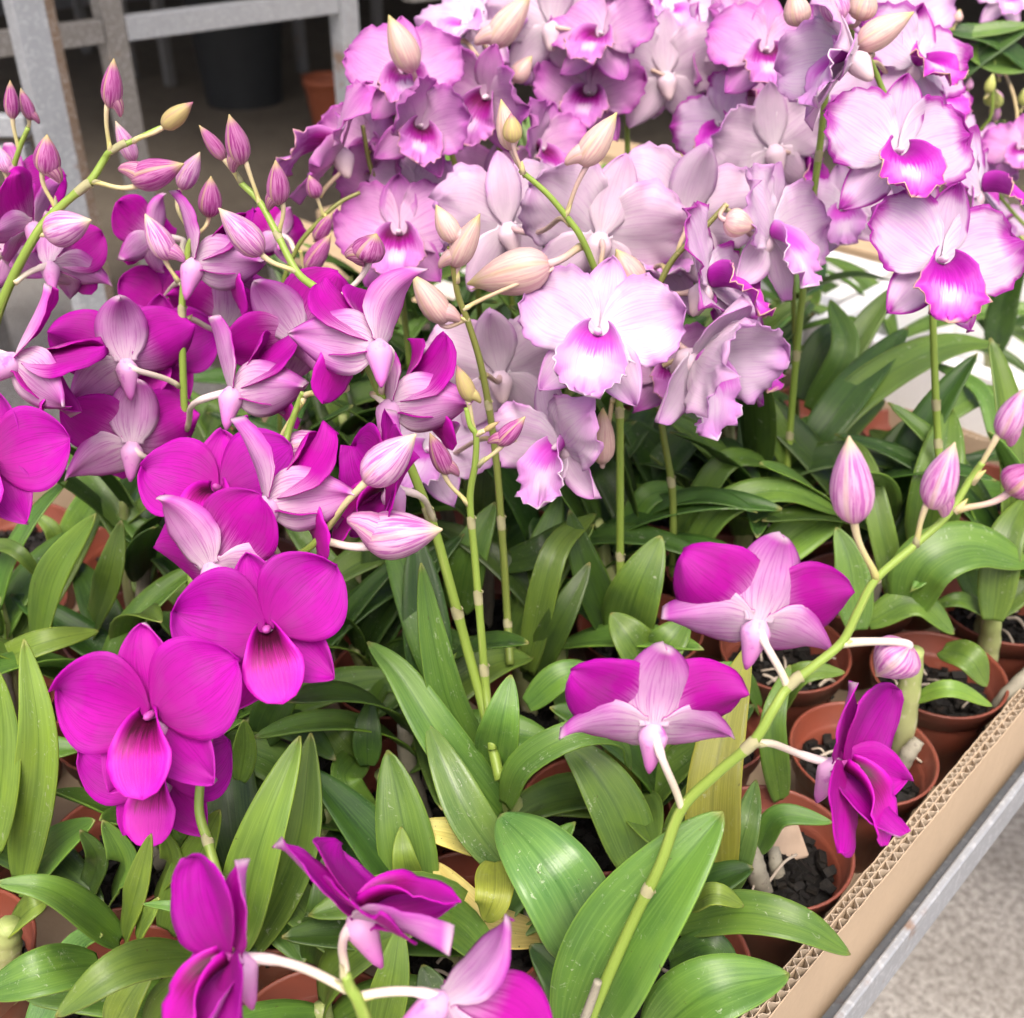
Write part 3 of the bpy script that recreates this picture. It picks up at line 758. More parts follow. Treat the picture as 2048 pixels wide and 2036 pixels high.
foam_box('white foam box standing behind the tray at right, bright rim showing between leaves', .03, .42, -.28, .40, .045, .1445)
foam_box('white foam box behind the tray at left, thin rim below the lilac flowers', .05, .36, .46, 1.02, .0, .0995)
# second bench behind, with pale slats
bench2 = thing('slatted_bench', 'bench with pale wooden slats behind the tray, glimpsed between the pale flowers', 'bench', TP(.5, .4, -RIM))
WOOD = plain('pale_slat_wood', (.42, .31, .20), .75, .2, .25, 40)
for i in range(6): bar(bench2, 'slat', TP(.07 + i * .16, .45, -.11), A * .055, B * 1.0, ZU * .01, WOOD)
for a_ in (.06, .86):
    for b_ in (-.5, 1.4): bar(bench2, 'leg', TP(a_, b_, -.121 - (RIM - .121) / 2), A * .018, B * .018, ZU * ((RIM - .121) / 2 - .0005), GALVD)

# ------------------------------------------------------------------ racks behind at left
def post(parent, name, px, py, Y, w1, w2, m, top=1.75, ang=True):
    p = PY(px, py, Y); x, y = p.x, p.y
    if ang:
        bar(parent, name, (x, y, top / 2), A * w1, B * .002, ZU * (top / 2 - .001), m, .0008)
        c = Vector((x, y, top / 2)) - A * (w1 - .002) + B * (w2 + .002)
        bar(parent, name, c, A * .002, B * w2, ZU * (top / 2 - .001), m, .0008)
    else: bar(parent, name, (x, y, top / 2), A * w1, B * w2, ZU * (top / 2 - .001), m, .002)
    return p
rack = thing('steel_rack', 'grey square tube steel rack with a cross rail behind the magenta orchids', 'rack', (-.6, 2.2, 0))
p2 = post(rack, 'post', 222, 60, 2.0, .019, .019, GALVD, 1.9, False)
p3 = post(rack, 'post', 690, 60, 2.33, .021, .021, GALV, 1.9, False)
q2 = PY(225, 58, 2.0); q3 = PY(690, 2, 2.33); zr = (q2.z + q3.z) / 2
dd = Vector((p3.x - p2.x, p3.y - p2.y, 0)); LL = dd.length; dd.normalize(); nn_ = Vector((-dd.y, dd.x, 0))
mid = Vector(((p2.x + p3.x) / 2, (p2.y + p3.y) / 2, zr))
bar(rack, 'rail', mid, dd * (LL / 2 - .021), nn_ * .017, ZU * .019, GALV)
for s_ in (1, -1): bar(rack, 'rail', Vector((p2.x, p2.y, zr)) + (dd * (1.0) if s_ > 0 else -dd * .55) + (dd * LL * .5 if s_ > 0 else Vector()), dd * (.53 if s_ < 0 else .6), nn_ * .016, ZU * .018, GALVD)
bar(rack, 'shelf', mid + ZU * .62 + nn_ * .5, dd * 1.5, nn_ * .7, ZU * .015, GALVD)
for q in (0.35, .95): 
    pp = mid + nn_ * q * 1.2 - dd * .2
    bar(rack, 'post', (pp.x, pp.y, .85), dd * .018, nn_ * .018, ZU * .848, GALVD)
frame = thing('steel_upright', 'pale galvanised angle iron upright at the left edge behind the buds', 'post', (-.56, 1.4, 0))
post(frame, 'angle_flange', 76, 100, 1.36, .0185, .011, GALV, 1.9)
fp = PY(40, 262, 1.36)
bar(frame, 'cross_rail', fp - Vector((.22, 0, 0)) + Vector((0, .03, 0)), (.22, 0, 0), (0, .012, 0), (0, 0, .012), GALV)
fp = PY(40, 318, 1.36)
bar(frame, 'cross_rail', fp - Vector((.22, 0, 0)) + Vector((0, .03, 0)), (.22, 0, 0), (0, .012, 0), (0, 0, .010), GALV)
rp = thing('rusty_post', 'thin rust brown post just right of the pale upright', 'post', (-.6, 1.7, 0))
post(rp, 'tube', 118, 150, 1.75, .011, .011, RUSTY, 1.9, False)
# far things on the floor
DARKP = plain('black_tub', (.028, .03, .032), .55, .4, .2, 12)
def big_pot(name, label, px, py, Y, rt, rb, H, m, rim=.03):
    p = PY(px, py, Y); ns = 40; V, F = [], []
    prof = [(rb, 0), (rt * .93, H - rim * 1.6), (rt * .94, H - rim * 1.5), (rt, H - rim * 1.4), (rt * 1.02, H), (rt * .93, H), (rt * .9, H - rim * 1.5), (rb * .9, .05), (0.001, .05)]
    for (r, z) in prof:
        for k in range(ns): V.append(Vector((r * math.cos(6.2832 * k / ns), r * math.sin(6.2832 * k / ns), z)))
    for i in range(len(prof) - 1):
        for k in range(ns): F.append((i * ns + k, i * ns + (k + 1) % ns, (i + 1) * ns + (k + 1) % ns, (i + 1) * ns + k))
    return thing(name, label, 'pot', (p.x, p.y, .0045), None, mesh(name, V, F, m))
big_pot('black_tub', 'large black plant tub on the dark floor under the rack', 487, 172, 6.2, .27, .20, .62, DARKP)
big_pot('clay_pot', 'small orange clay pot on the dark floor beside the grey post', 660, 215, 5.6, .12, .085, .25, plain('orange_clay', (.30, .085, .04), .6, .3, .15, 20))
fb = thing('far_bench', 'dark far bench with thin legs standing on the floor beyond the rack', 'bench', (-2.2, 7, 0))
for px, Y in ((262, 6.8), (335, 6.6), (85, 6.9), (180, 7.6), (605, 7.0), (760, 7.2)):
    g = PY(px, 130, Y); bar(fb, 'leg', (g.x, g.y, .45), A * .025, B * .025, ZU * .4455, GALVD)
bar(fb, 'bench_top', (-2.1, 7.1, .93), (2.2, 0, 0), (0, .55, 0), (0, 0, .025), GALVD)
# unseen roof and rear wall, added to keep the back dark
shade = thing('shade_roof', 'dark roof of the shade house over the back benches', 'roof', (0, 5, 0))
bar(shade, 'roof_sheet', (0, 6.9, 2.45), (7, 0, 0), (0, 3.5, 0), (0, 0, .02), plain('added_roof_dark', (.10, .10, .10), .8, .2))
for x_ in (-6.5, 6.5):
    for y_ in (3.5, 10.2): bar(shade, 'roof_post', (x_, y_, 1.214), (.05, 0, 0), (0, .05, 0), (0, 0, 1.2135), GALVD)
wl = thing('added_rear_wall', 'dim brown wall closing the shade house at the back', 'wall', (0, 10.6, 0))
bar(wl, 'added_wall_panel', (0, 10.6, 1.25), (8, 0, 0), (0, .06, 0), (0, 0, 1.2495), plain('added_wall_brown', (.12, .10, .08), .9, .1, .3, 3))
# ================================================================== ORCHIDS IN FLOWER
def Y3(pts): return [PY(*p) for p in pts]
def basept(px, py, h=-.02): return PZ(px, py, h)

# --- front left: three deep magenta flowers facing the camera
pA = Plant('front left magenta orchid with two large open blooms over a third', PZ(470, 1900, -.02))
pA.stem(Y3([(470, 1900, .30), (440, 1770, .33), (418, 1690, .345), (398, 1600, .36), (430, 1440, .385), (520, 1300, .40), (560, 1180, .41)]), .0026, .0018, nodes=(.18, .34))
pA.flower(306, 1431, .335, (-.08, .02, 1), -9, var=0, size=.0375, attach=(420, 1460, .385), lt=-4, pt=(2, 4), label='open magenta bloom with the largest round petals')
pA.flower(536, 1260, .372, (.10, .05, 1), -16, var=1, size=.0365, attach=(520, 1300, .40), pt=(4, -2), petals=62)
pA.flower(322, 1553, .375, (-.05, .0, 1), -4, var=2, size=.0355, attach=(402, 1590, .385), pt=(-2, 2), dt=-6)
# --- left: tall spike of mauve buds arching over the dark background
pB = Plant('left magenta orchid with a green spike of mauve buds arching to the right', PZ(-60, 1180, -.02))
pB.stem(Y3([(-60, 1180, .50), (-40, 900, .53), (-20, 700, .55), (10, 590, .555), (75, 465, .56), (125, 410, .565), (180, 362, .57), (208, 320, .575), (222, 302, .575), (265, 282, .58), (322, 255, .585)]), .0030, .0013, nodes=(.55, .8))
pB.bud((220, 304), (214, 212), (226, 116), 43, .575, BUD_M, 1); pB.bud((268, 282), (327, 254), (386, 204), 40, .58, BUD_G)
pB.bud((180, 364), (272, 372), (369, 330), 64, .57, BUD_M, -1); pB.bud((112, 418), (84, 345), (92, 268), 54, .565, BUD_M, 1)
pB.bud((70, 470), (93, 468), (183, 440), 74, .56, BUD_P, 0); pB.bud((318, 350, .60), (268, 322), (231, 242), 36, .60, BUD_P)
pB.flower(105, 528, .575, (.25, .35, -.82), -12, 'magback', var=3, attach=(32, 565, .555), size=.030, pt=(45, 45), lt=50, dt=30)
pB.flower(60, 445, .60, (-.75, .35, .1), -35, var=1, attach=(110, 420, .58), size=.03, pt=(20, 20), lt=20)
pB.flower(40, 722, .50, (.74, -.32, -.34), 36, 'magback', var=2, attach=(-30, 745, .53), size=.0385, petals=(30, 18), pt=(44, 52), lt=(60, 52), lats=(150, 106), dt=0)
pB.flower(-22, 925, .44, (.18, .05, 1), 6, var=4, attach=(-70, 900, .49), size=.034)
pB.flower(12, 500, .62, (-.5, .2, -.7), -25, var=2, attach=(-20, 540, .58), size=.026, pt=(15, 15))
# --- far left: small spike with twin buds
pB2 = Plant('orchid spike at the left edge with twin mauve buds against the steel upright', PZ(-90, 1080, -.02))
pB2.stem(Y3([(-90, 1080, .58), (-30, 700, .62), (-5, 480, .63), (18, 370, .64), (38, 300, .64), (56, 256, .64)]), .0022, .0013)
pB2.bud((38, 300), (25, 236), (20, 160), 31, .64, BUD_M); pB2.bud((56, 258), (58, 240), (40, 176), 28, .65, BUD_M, 1)
pB2.bud((18, 370), (10, 345), (-8, 290), 36, .64, BUD_P, 1)
pB2.flower(30, 385, .66, (.5, .3, -.7), 20, var=2, size=.03, attach=(8, 415, .64), pt=(20, 20), lt=20)
# --- left middle: upright spike with pale-backed blooms
pC = Plant('left middle magenta orchid whose blooms turn pale pink backs on an upright stem', PZ(385, 1180, -.02))
pC.stem(Y3([(385, 1180, .50), (375, 1040, .53), (372, 905, .545), (368, 800, .55), (364, 660, .555), (366, 580, .56), (376, 500, .565), (384, 478, .565)]), .0024, .0016, nodes=(.3, .62))
pC.flower(251, 722, .535, (-.38, .46, -.78), -8, 'magback', var=0, attach=(357, 772, .55), size=.0365, lt=(10, 46), lats=(128, 112), dt=8, pt=(10, 14))
pC.flower(263, 886, .525, (-.38, .48, -.78), 2, 'magback', var=4, attach=(350, 948, .545), size=.0365, lt=(10, 46), lats=(128, 112), dt=8, pt=(10, 14))
pC.flower(474, 780, .51, (.84, .26, -.44), -12, 'magback', var=3, attach=(374, 858, .545), size=.0375, petals=(30, 18), pt=(44, 52), lt=(60, 52), lats=(150, 106), dt=0)
pC.flower(398, 524, .565, (.86, .22, -.42), 0, 'magback', var=1, attach=(366, 590, .56), size=.0375, petals=(30, 18), pt=(44, 52), lt=(60, 52), lats=(150, 106), dt=0)
pC.flower(318, 705, .575, (.06, .05, 1), 3, var=4, attach=(360, 690, .56), size=.033)
pC.flower(452, 650, .60, (.15, .5, -.82), 10, 'magback', var=6, attach=(372, 640, .56), size=.033, lt=20, dt=8)
pC.bud((356, 562), (330, 520), (288, 428), 54, .56, BUD_P, 1)
pC.bud((385, 480, .57), (418, 432), (422, 352), 48, .585, BUD_M); pC.bud((385, 478, .57), (362, 376), (400, 304), 42, .60, BUD_P)
pC.flower(304, 470, .66, (-.8, .2, -.4), 10, var=0, size=.026, attach=(370, 520, .58), pt=(20, 20))
pC.flower(325, 605, .66, (.4, .1, .9), 0, var=1, size=.026, attach=(366, 570, .58))
# --- centre left: long arching spike, buds at its tip
pD = Plant('centre left magenta orchid with a long green spike arching up to mauve buds', PZ(1000, 1560, -.02))
pD.stem(Y3([(1000, 1560, .41), (968, 1420, .44), (935, 1300, .455), (900, 1170, .465), (866, 1050, .475), (828, 950, .48), (785, 850, .485), (742, 745, .49), (705, 672, .50), (675, 630, .505), (640, 583, .51), (595, 545, .52), (555, 470, .53), (520, 405, .54), (482, 366, .545)]), .0030, .0016, nodes=(.18, .30, .52, .85))
pD.bud((482, 366), (448, 318), (398, 250), 32, .545, BUD_M); pD.bud((520, 408), (492, 326), (460, 228), 50, .54, BUD_M, -1)
pD.bud((558, 468), (566, 408), (553, 320), 48, .535, BUD_M, -1); pD.bud((596, 546), (522, 508), (437, 416), 64, .52, BUD_P)
pD.bud((672, 606, .53), (738, 524), (756, 468), 70, .53, BUD_M, -1, STALK_M)
pD.flower(598, 676, .545, (-.12, .50, -.82), -30, 'magback', var=4, attach=(640, 690, .51), size=.037, lt=20, dt=8, lats=124)
pD.flower(748, 688, .47, (-.80, .20, -.46), 26, 'magback', var=0, attach=(762, 786, .487), size=.0385, petals=(18, 30), pt=(52, 44), lt=(52, 60), lats=(106, 150), dt=0)
pD.flower(790, 806, .485, (.86, .24, -.42), -6, 'magback', var=6, attach=(746, 790, .488), size=.0385, petals=(30, 18), pt=(44, 52), lt=(60, 52), lats=(150, 106), dt=0)
pD.flower(545, 1000, .42, (.85, .25, -.44), -14, 'magback', var=5, attach=(560, 1120, .43), size=.0385, petals=(30, 18), pt=(44, 52), lt=(60, 52), lats=(150, 106), dt=0)
pD.flower(428, 1128, .40, (.30, .50, -.78), -22, 'magback', var=1, attach=(398, 1215, .40), size=.0375, lt=24, dt=6, pt=(14, 14))
pD.flower(440, 985, .45, (-.12, .40, .80), -8, var=2, attach=(500, 1080, .44), size=.037)
pD.flower(772, 975, .445, (-.66, .10, .35), 14, var=4, attach=(868, 1040, .475), size=.037, pt=(8, 8), lt=10)
pD.bud((640, 1078, .42), (734, 962), (832, 868), 84, .415, BUD_P, 0, STALK_G); pD.bud((640, 1082, .42), (735, 1092), (886, 1062), 104, .415, BUD_P, -1, STALK_M)
pD.stem(Y3([(560, 1125, .425), (615, 1098, .42), (660, 1050, .42), (690, 1010, .42)]), .0019, .0014)
pD.bud((606, 800, .49), (572, 900), (660, 874), 62, .49, BUD_P); pD.bud((612, 790, .49), (690, 770), (650, 745), 50, .49, BUD_M)
pD.stem(Y3([(560, 940, .47), (575, 870, .485), (598, 805, .49), (606, 785, .49)]), .0020, .0014)
# --- back left spike of small mauve buds
pD2 = Plant('small spike of dull mauve buds in front of the grey post at left', PZ(560, 900, .0))
pD2.stem(Y3([(560, 900, .66), (560, 620, .66), (590, 505, .665), (640, 440, .67), (680, 405, .675), (720, 385, .68)]), .0018, .0012, STEM_O)
pD2.bud((600, 500), (615, 540), (662, 468), 42, .665, BUD_M); pD2.bud((652, 428), (632, 480), (665, 425), 34, .67, BUD_M)
pD2.bud((647, 432), (634, 395), (618, 350), 34, .67, BUD_M)
pD2.flower(560, 470, .70, (-.5, .3, -.7), 15, var=2, size=.020, attach=(590, 505, .665), pt=(10, 10))
# --- thin green spike with small buds, centre
pE = Plant('slim light green spike with three small buds rising at the centre', PZ(985, 1500, -.02))
pE.stem(Y3([(985, 1500, .42), (972, 1380, .445), (962, 1260, .455), (950, 1120, .465), (940, 1000, .47), (950, 930, .47), (952, 872, .47), (940, 850, .47), (932, 815, .472)]), .0025, .0012, nodes=(.16, .30, .44))
pE.bud((946, 860), (936, 802), (912, 730), 36, .472, BUD_G, 1); pE.bud((958, 930), (1003, 892), (1052, 834), 40, .47, BUD_M, -1); pE.bud((936, 1008), (888, 948), (858, 866), 42, .47, BUD_M, 1)
pE.bud((955, 868), (968, 862), (1000, 842), 12, .47, BUD_G)
# --- pale orchid left of centre with cream buds
pF = Plant('pale orchid with cream buds on a dull olive spike left of centre', PZ(1020, 1330, -.02))
pF.stem(Y3([(1020, 1330, .50), (1015, 1240, .52), (1005, 1080, .53), (990, 900, .54), (965, 745, .54), (938, 650, .54), (916, 590, .54), (904, 520, .54), (898, 492, .54)]), .0025, .0013, STEM_O, nodes=(.12, .28, .45))
pF.bud((902, 515), (902, 486), (870, 410), 48, .54, BUD_C, 1, STALK_C); pF.bud((914, 562), (916, 535), (962, 428), 54, .54, BUD_C, -1, STALK_C)
pF.bud((934, 640), (882, 648), (822, 548), 58, .54, BUD_C, 1, STALK_C); pF.bud((928, 618, .54), (1090, 540), (938, 580), 20, .56, BUD_C, 0, STALK_C)
pF.flower(1000, 745, .60, (.0, .54, -.84), -6, 'pale', var=0, size=.043, attach=(962, 755, .545), lt=6)
pF.flower(862, 905, .60, (-.2, .2, .8), 10, 'pale', var=2, size=.04, attach=(985, 880, .545), lt=10)
# --- main pale orchid, centre
pG = Plant('pale pink orchid at the centre with one bloom facing front and a big cream bud', PZ(1240, 1270, -.02))
pG.stem(Y3([(1240, 1300, .54), (1240, 1120, .565), (1240, 900, .57), (1238, 800, .575), (1222, 650, .58), (1195, 555, .575), (1165, 480, .57), (1138, 440, .57), (1095, 388, .57), (1040, 340, .57)]), .0027, .0014, STEM_G, nodes=(.12, .3))
pG.flower(1196, 668, .535, (-.12, .02, 1), 10, 'pale', var=1, size=.0415, attach=(1222, 640, .58), label='pale pink bloom facing front with a purple streaked lip')
pG.bud((1165, 492, .575), (1098, 528), (934, 568), 96, .56, BUD_C, 0, STALK_C, fat=.4); pG.bud((1050, 350), (1022, 298), (1002, 198), 46, .572, BUD_C, 0, STALK_C)
pG.bud((1045, 345), (1026, 284), (1022, 226), 42, .562, BUD_G, 0, STALK_C); pG.bud((1132, 432), (1172, 334), (1236, 226), 60, .57, BUD_C, -1, STALK_C)
pG.flower(1200, 470, .64, (-.05, .58, -.8), 12, 'pale', var=3, size=.048, attach=(1200, 545, .58), lt=4)
pG.flower(1124, 890, .535, (-.55, -.25, .55), -4, 'pale', var=4, size=.040, attach=(1030, 880, .545), pt=(30, 26), lt=20)
pG.bud((1225, 800, .58), (1204, 925), (1206, 815), 54, .55, BUD_C, 0, STALK_C)
pG.flower(1010, 450, .68, (-.5, .4, -.6), -20, 'pale', var=2, size=.045, attach=(1140, 450, .575))
# --- pale orchid right of centre, ruffled cluster
pH = Plant('pale orchid right of centre with a ruffled cluster of pink edged blooms', PZ(1345, 1150, -.02))
pH.stem(Y3([(1345, 1150, .60), (1345, 990, .60), (1325, 860, .60), (1312, 740, .60), (1300, 620, .60), (1310, 590, .60), (1345, 520, .605), (1400, 465, .61), (1450, 412, .615)]), .0025, .0015, STEM_O, nodes=(.15, .3))
pH.flower(1365, 440, .655, (-.05, .54, -.84), 8, 'pale', var=0, size=.047, attach=(1355, 510, .605), lt=4)
pH.flower(1415, 570, .585, (.55, .25, .35), 28, 'margined', var=1, size=.043, attach=(1308, 598, .60), pt=(18, 26), lt=10)
pH.flower(1540, 470, .63, (.60, .0, .6), 4, 'pale', var=3, size=.042, attach=(1450, 420, .615), pt=(20, 20))
pH.flower(1395, 715, .56, (.50, -.42, .50), -6, 'pale', var=5, size=.045, attach=(1310, 660, .60), pt=(44, 46), lt=20, dt=20)
pH.flower(1465, 690, .60, (.6, .1, .5), 12, 'margined', var=0, size=.040, attach=(1315, 740, .60), pt=(14, 22), lt=10)
pH.flower(1340, 740, .61, (.1, .2, .9), 4, 'lilac', var=3, size=.036, attach=(1310, 740, .60), pt=(14, 22), lt=10)
pH.bud((1450, 412, .615), (1450, 440), (1510, 455), 60, .60, BUD_C, 0, STALK_C); pH.bud((1305, 600, .60), (1278, 578), (1232, 498), 62, .585, BUD_C, 0, STALK_C)
pH.flower(1300, 520, .68, (.1, .3, .9), 0, 'pale', var=4, size=.045, attach=(1330, 540, .605))
# --- right: tall bare stem with half-open bloom on top
pI = Plant('tall bare green stem at right topped by a half-open pink bloom and buds', PZ(1570, 1000, -.02))
pI.stem(Y3([(1570, 1000, .68), (1580, 860, .69), (1592, 720, .69), (1608, 560, .69), (1622, 430, .69), (1640, 290, .69), (1650, 200, .69), (1665, 130, .69), (1685, 70, .69)]), .0026, .0018, STEM_G, nodes=(.12, .26, .38, .6))
pI.flower(1700, 112, .66, (-.85, .1, .2), -55, 'pale', var=0, size=.042, attach=(1745, 112, .685), pt=(40, 40), lt=36, dt=34)
pI.bud((1745, 110, .685), (1716, 92), (1828, 24), 62, .67, BUD_C, 0, STALK_C); pI.bud((1690, 60, .69), (1600, 50), (1585, -20), 56, .70, BUD_C, 0, STALK_C); pI.bud((1700, 55, .69), (1718, 40), (1740, -30), 60, .68, BUD_C, 0, STALK_C)
pI.bud((1690, 50, .69), (1680, 40), (1650, -40), 60, .67, BUD_P, 0, STALK_C)
# --- right: two margined blooms
pJ = Plant('pale orchid at right with two ruffled blooms edged in deep pink', PZ(1885, 1010, -.02))
pJ.stem(Y3([(1885, 1010, .62), (1876, 880, .64), (1870, 760, .645), (1866, 650, .65), (1862, 540, .66), (1850, 420, .68), (1810, 280, .69), (1770, 190, .69), (1735, 110, .69), (1700, 60, .69)]), .0026, .0015, STEM_G, nodes=(.1, .18))
pJ.flower(1792, 308, .625, (.10, -.02, 1), 7, 'margined', var=2, size=.0425, attach=(1820, 310, .69), label='upper bloom with deep pink frilled margin')
pJ.flower(1878, 524, .585, (.12, -.02, 1), 10, 'margined', var=3, size=.0435, attach=(1860, 520, .66), label='lower bloom with deep pink frilled margin')
pJ.flower(1830, 130, .74, (.3, .2, .9), 12, 'margined', var=4, size=.045, attach=(1740, 130, .69))
pJ.flower(1960, 380, .70, (.6, .2, .5), 10, 'margined', var=1, size=.043, attach=(1850, 400, .68))
pJ.flower(1690, 420, .74, (-.3, .0, .6), -10, 'pale', var=1, size=.036, attach=(1800, 280, .69))
# --- pale orchid behind the tall bare stem
pI2 = Plant('pale orchid behind the tall bare stem, its bloom seen from the back', PZ(1600, 1000, -.02))
pI2.stem(Y3([(1600, 1000, .80), (1590, 700, .80), (1580, 400, .79), (1570, 250, .79), (1580, 60, .80)]), .0022, .0014, STEM_O)
pI2.flower(1545, 295, .76, (-.15, .5, -.85), -14, 'pale', var=4, size=.046, attach=(1600, 320, .79), lt=6)
pI2.flower(1530, 105, .80, (.0, -.05, 1), 6, 'lilac', var=0, size=.042, attach=(1575, 150, .80))
pI2.flower(1450, 250, .82, (-.6, .0, .6), -24, 'margined', var=5, pt=(34, 28), size=.040, attach=(1570, 260, .80))
pI2.flower(1640, 210, .80, (.3, .1, .9), 14, 'pale', var=2, size=.045, attach=(1580, 220, .80))
pI2.flower(1600, 330, .78, (.6, -.1, .7), 10, 'margined', var=0, size=.040, attach=(1585, 350, .79))
# --- back lilac orchids
pL1 = Plant('back left lilac orchid with a dark throated bloom behind a tan bud', PZ(960, 620, .02))
pL1.stem(Y3([(960, 640, .80), (942, 420, .79), (910, 330, .785), (885, 235, .78), (860, 180, .78), (835, 160, .78)]), .0024, .0015, STEM_O, nodes=(.3,))
pL1.flower(812, 148, .765, (.02, .05, 1), -4, 'lilac', var=0, size=.0415, attach=(850, 190, .78), pt=(-6, 8), petals=60)
pL1.bud((832, 160, .74), (826, 142), (777, 30), 62, .735, BUD_C, 0, STALK_C)
pL1.flower(838, 256, .73, (.35, -.05, .9), 16, 'lilac', var=1, size=.037, attach=(890, 250, .78), pt=(45, 45), dt=10)
pL1.flower(838, 392, .735, (-.1, -.2, .9), -6, 'pale', var=3, size=.034, attach=(920, 350, .785), pt=(30, 30))
pL2 = Plant('lilac orchid in front of the grey post, blooms turned sideways', PZ(820, 720, .02))
pL2.stem(Y3([(820, 740, .72), (800, 560, .73), (770, 420, .73), (740, 330, .735), (725, 250, .74)]), .0023, .0014, STEM_O)
pL2.flower(676, 300, .72, (-.72, .30, .22), -30, 'lilac', var=2, size=.044, attach=(640, 395, .70), pt=(14, 10), lt=14)
pL2.flower(800, 468, .70, (-.05, -.05, 1), -2, 'lilac', var=3, size=.041, attach=(785, 480, .73))
pL2.flower(745, 290, .78, (-.3, .1, .9), -14, 'lilac', var=6, size=.038, attach=(735, 310, .74), pt=(42, 36), dt=30)
pL2.flower(770, 370, .75, (-.3, .0, .8), -8, 'lilac', var=5, size=.036, attach=(760, 390, .735), pt=(48, 45), dt=20)
pL2.flower(890, 430, .76, (.5, .1, .7), 14, 'lilac', var=1, size=.036, attach=(790, 460, .735), pt=(22, -10))
pL3 = Plant('bright lilac pink orchid at back centre with nodding blooms', PZ(1030, 640, .02))
pL3.stem(Y3([(1030, 660, .84), (1012, 480, .83), (1000, 320, .82), (985, 200, .82), (990, 90, .83)]), .0023, .0014, STEM_O)
pL3.flower(975, 195, .80, (-.35, -.35, .8), 24, 'lilac', var=5, size=.042, attach=(990, 220, .82), pt=(26, 10), dt=20, petals=80)
pL3.flower(1075, 300, .80, (.55, -.1, .6), 6, 'lilac', var=3, size=.039, attach=(1000, 300, .82), pt=(38, 42), dt=24)
pL3.bud((925, 82, .84), (992, 98), (1064, -14), 62, .80, BUD_C, -1, STALK_C); pL3.bud((1005, 190, .82), (1028, 162), (1064, 112), 42, .81, BUD_C, 0, STALK_C)
pL3.flower(940, 60, .86, (-.3, .2, .9), -10, 'pale', var=4, size=.045, attach=(985, 110, .83))
pL3.flower(1000, 390, .82, (-.1, .3, -.9), 0, 'lilac', var=1, size=.044, attach=(1010, 430, .83))
pL4 = Plant('pale lilac orchid at the top centre with dark maroon throats', PZ(1265, 560, .02))
pL4.stem(Y3([(1262, 600, .88), (1256, 350, .87), (1252, 180, .87), (1242, 40, .87), (1238, -60, .88)]), .0025, .0016, STEM_G, nodes=(.5, .72))
pL4.flower(1105, 50, .86, (.0, .5, -.85), 4, 'pale', var=1, size=.050, attach=(1245, 90, .87), lt=4)
pL4.flower(1180, 190, .85, (-.2, -.1, 1), 8, 'lilac', var=4, size=.042, attach=(1252, 200, .87))
pL4.flower(1205, 75, .84, (-.3, .1, .8), 14, 'lilac', var=0, size=.042, attach=(1245, 90, .87), pt=(24, 10))
pL4.bud((1240, 40, .86), (1225, 45), (1305, 8), 56, .85, BUD_C, 0, STALK_C)
pL4.flower(1330, 150, .86, (-.2, .5, -.8), -8, 'pale', var=3, size=.048, attach=(1258, 130, .87), lt=6)
pL4.flower(1120, 130, .90, (-.5, .1, .6), -20, 'lilac', var=6, pt=(30, 36), size=.040, attach=(1245, 160, .87))
pL4.flower(1330, 30, .92, (.2, .3, .8), 10, 'pale', var=0, size=.045, attach=(1245, 50, .87))
pL5 = Plant('lilac orchid at the top right of centre with folded pink petals', PZ(1420, 520, .02))
pL5.stem(Y3([(1420, 560, .95), (1390, 300, .94), (1375, 120, .94), (1380, -20, .95)]), .0023, .0015, STEM_G)
pL5.flower(1395, 110, .88, (.8, .1, .3), 0, 'margined', var=4, size=.042, attach=(1378, 160, .94), pt=(30, 30))
pL5.flower(1460, 60, .94, (.2, .0, .9), 8, 'lilac', var=1, size=.043, attach=(1378, 80, .94))
pL5.flower(1400, 10, .96, (-.4, .3, -.8), 10, 'lilac', var=6, size=.043, attach=(1378, 30, .94))
pL5.flower(1490, 190, .92, (.6, .1, .6), 14, 'lilac', var=5, size=.040, pt=(32, 32), attach=(1388, 260, .94))
pL6 = Plant('pale lilac orchid at the top right behind the pink edged blooms', PZ(1830, 480, .02))
pL6.stem(Y3([(1830, 560, .98), (1810, 300, .97), (1790, 100, .97), (1780, -40, .98)]), .0023, .0015, STEM_G)
pL6.flower(1800, 40, .95, (.0, .1, .9), 0, 'pale', var=2, size=.045, attach=(1790, 80, .97))
pL6.flower(1860, 190, .90, (.3, .1, .9), 6, 'margined', var=0, size=.046, attach=(1805, 220, .97))
pL6.flower(1720, 60, 1.0, (-.2, .1, .9), 0, 'lilac', var=1, size=.045, attach=(1785, 60, .97))
pL6.flower(1880, 270, .92, (.2, .0, .9), 20, 'pale', var=4, size=.042, attach=(1810, 300, .97))
# --- right front: arching spike, pale-backed magenta blooms
pK = Plant('front right magenta orchid with a long spike arching right over the cardboard edge', PZ(1180, 2080, -.01))
pK.stem(Y3([(1165, 2080, .275), (1200, 1990, .285), (1262, 1850, .297), (1320, 1730, .305), (1362, 1620, .315), (1430, 1550, .318), (1505, 1485, .32), (1546, 1420, .325), (1576, 1374, .33), (1628, 1332, .333), (1684, 1284, .337), (1716, 1222, .341), (1752, 1158, .345), (1830, 1090, .35), (1895, 1030, .355), (1940, 960, .36), (1965, 925, .36)]), .0027, .0013, nodes=(.16, .36, .5))
pK.flower(1306, 1446, .325, (-.02, .62, -.78), 3, 'magback', var=5, attach=(1364, 1622, .315), size=.0358, lt=8, dt=20, petals=64, lats=106, pt=(8, 8), label='back of a magenta bloom with a pale pink central sepal')
pK.flower(1514, 1238, .345, (.04, .62, -.78), 10, 'magback', var=2, attach=(1575, 1376, .33), size=.0358, lt=8, dt=20, petals=64, lats=106, pt=(8, 8))
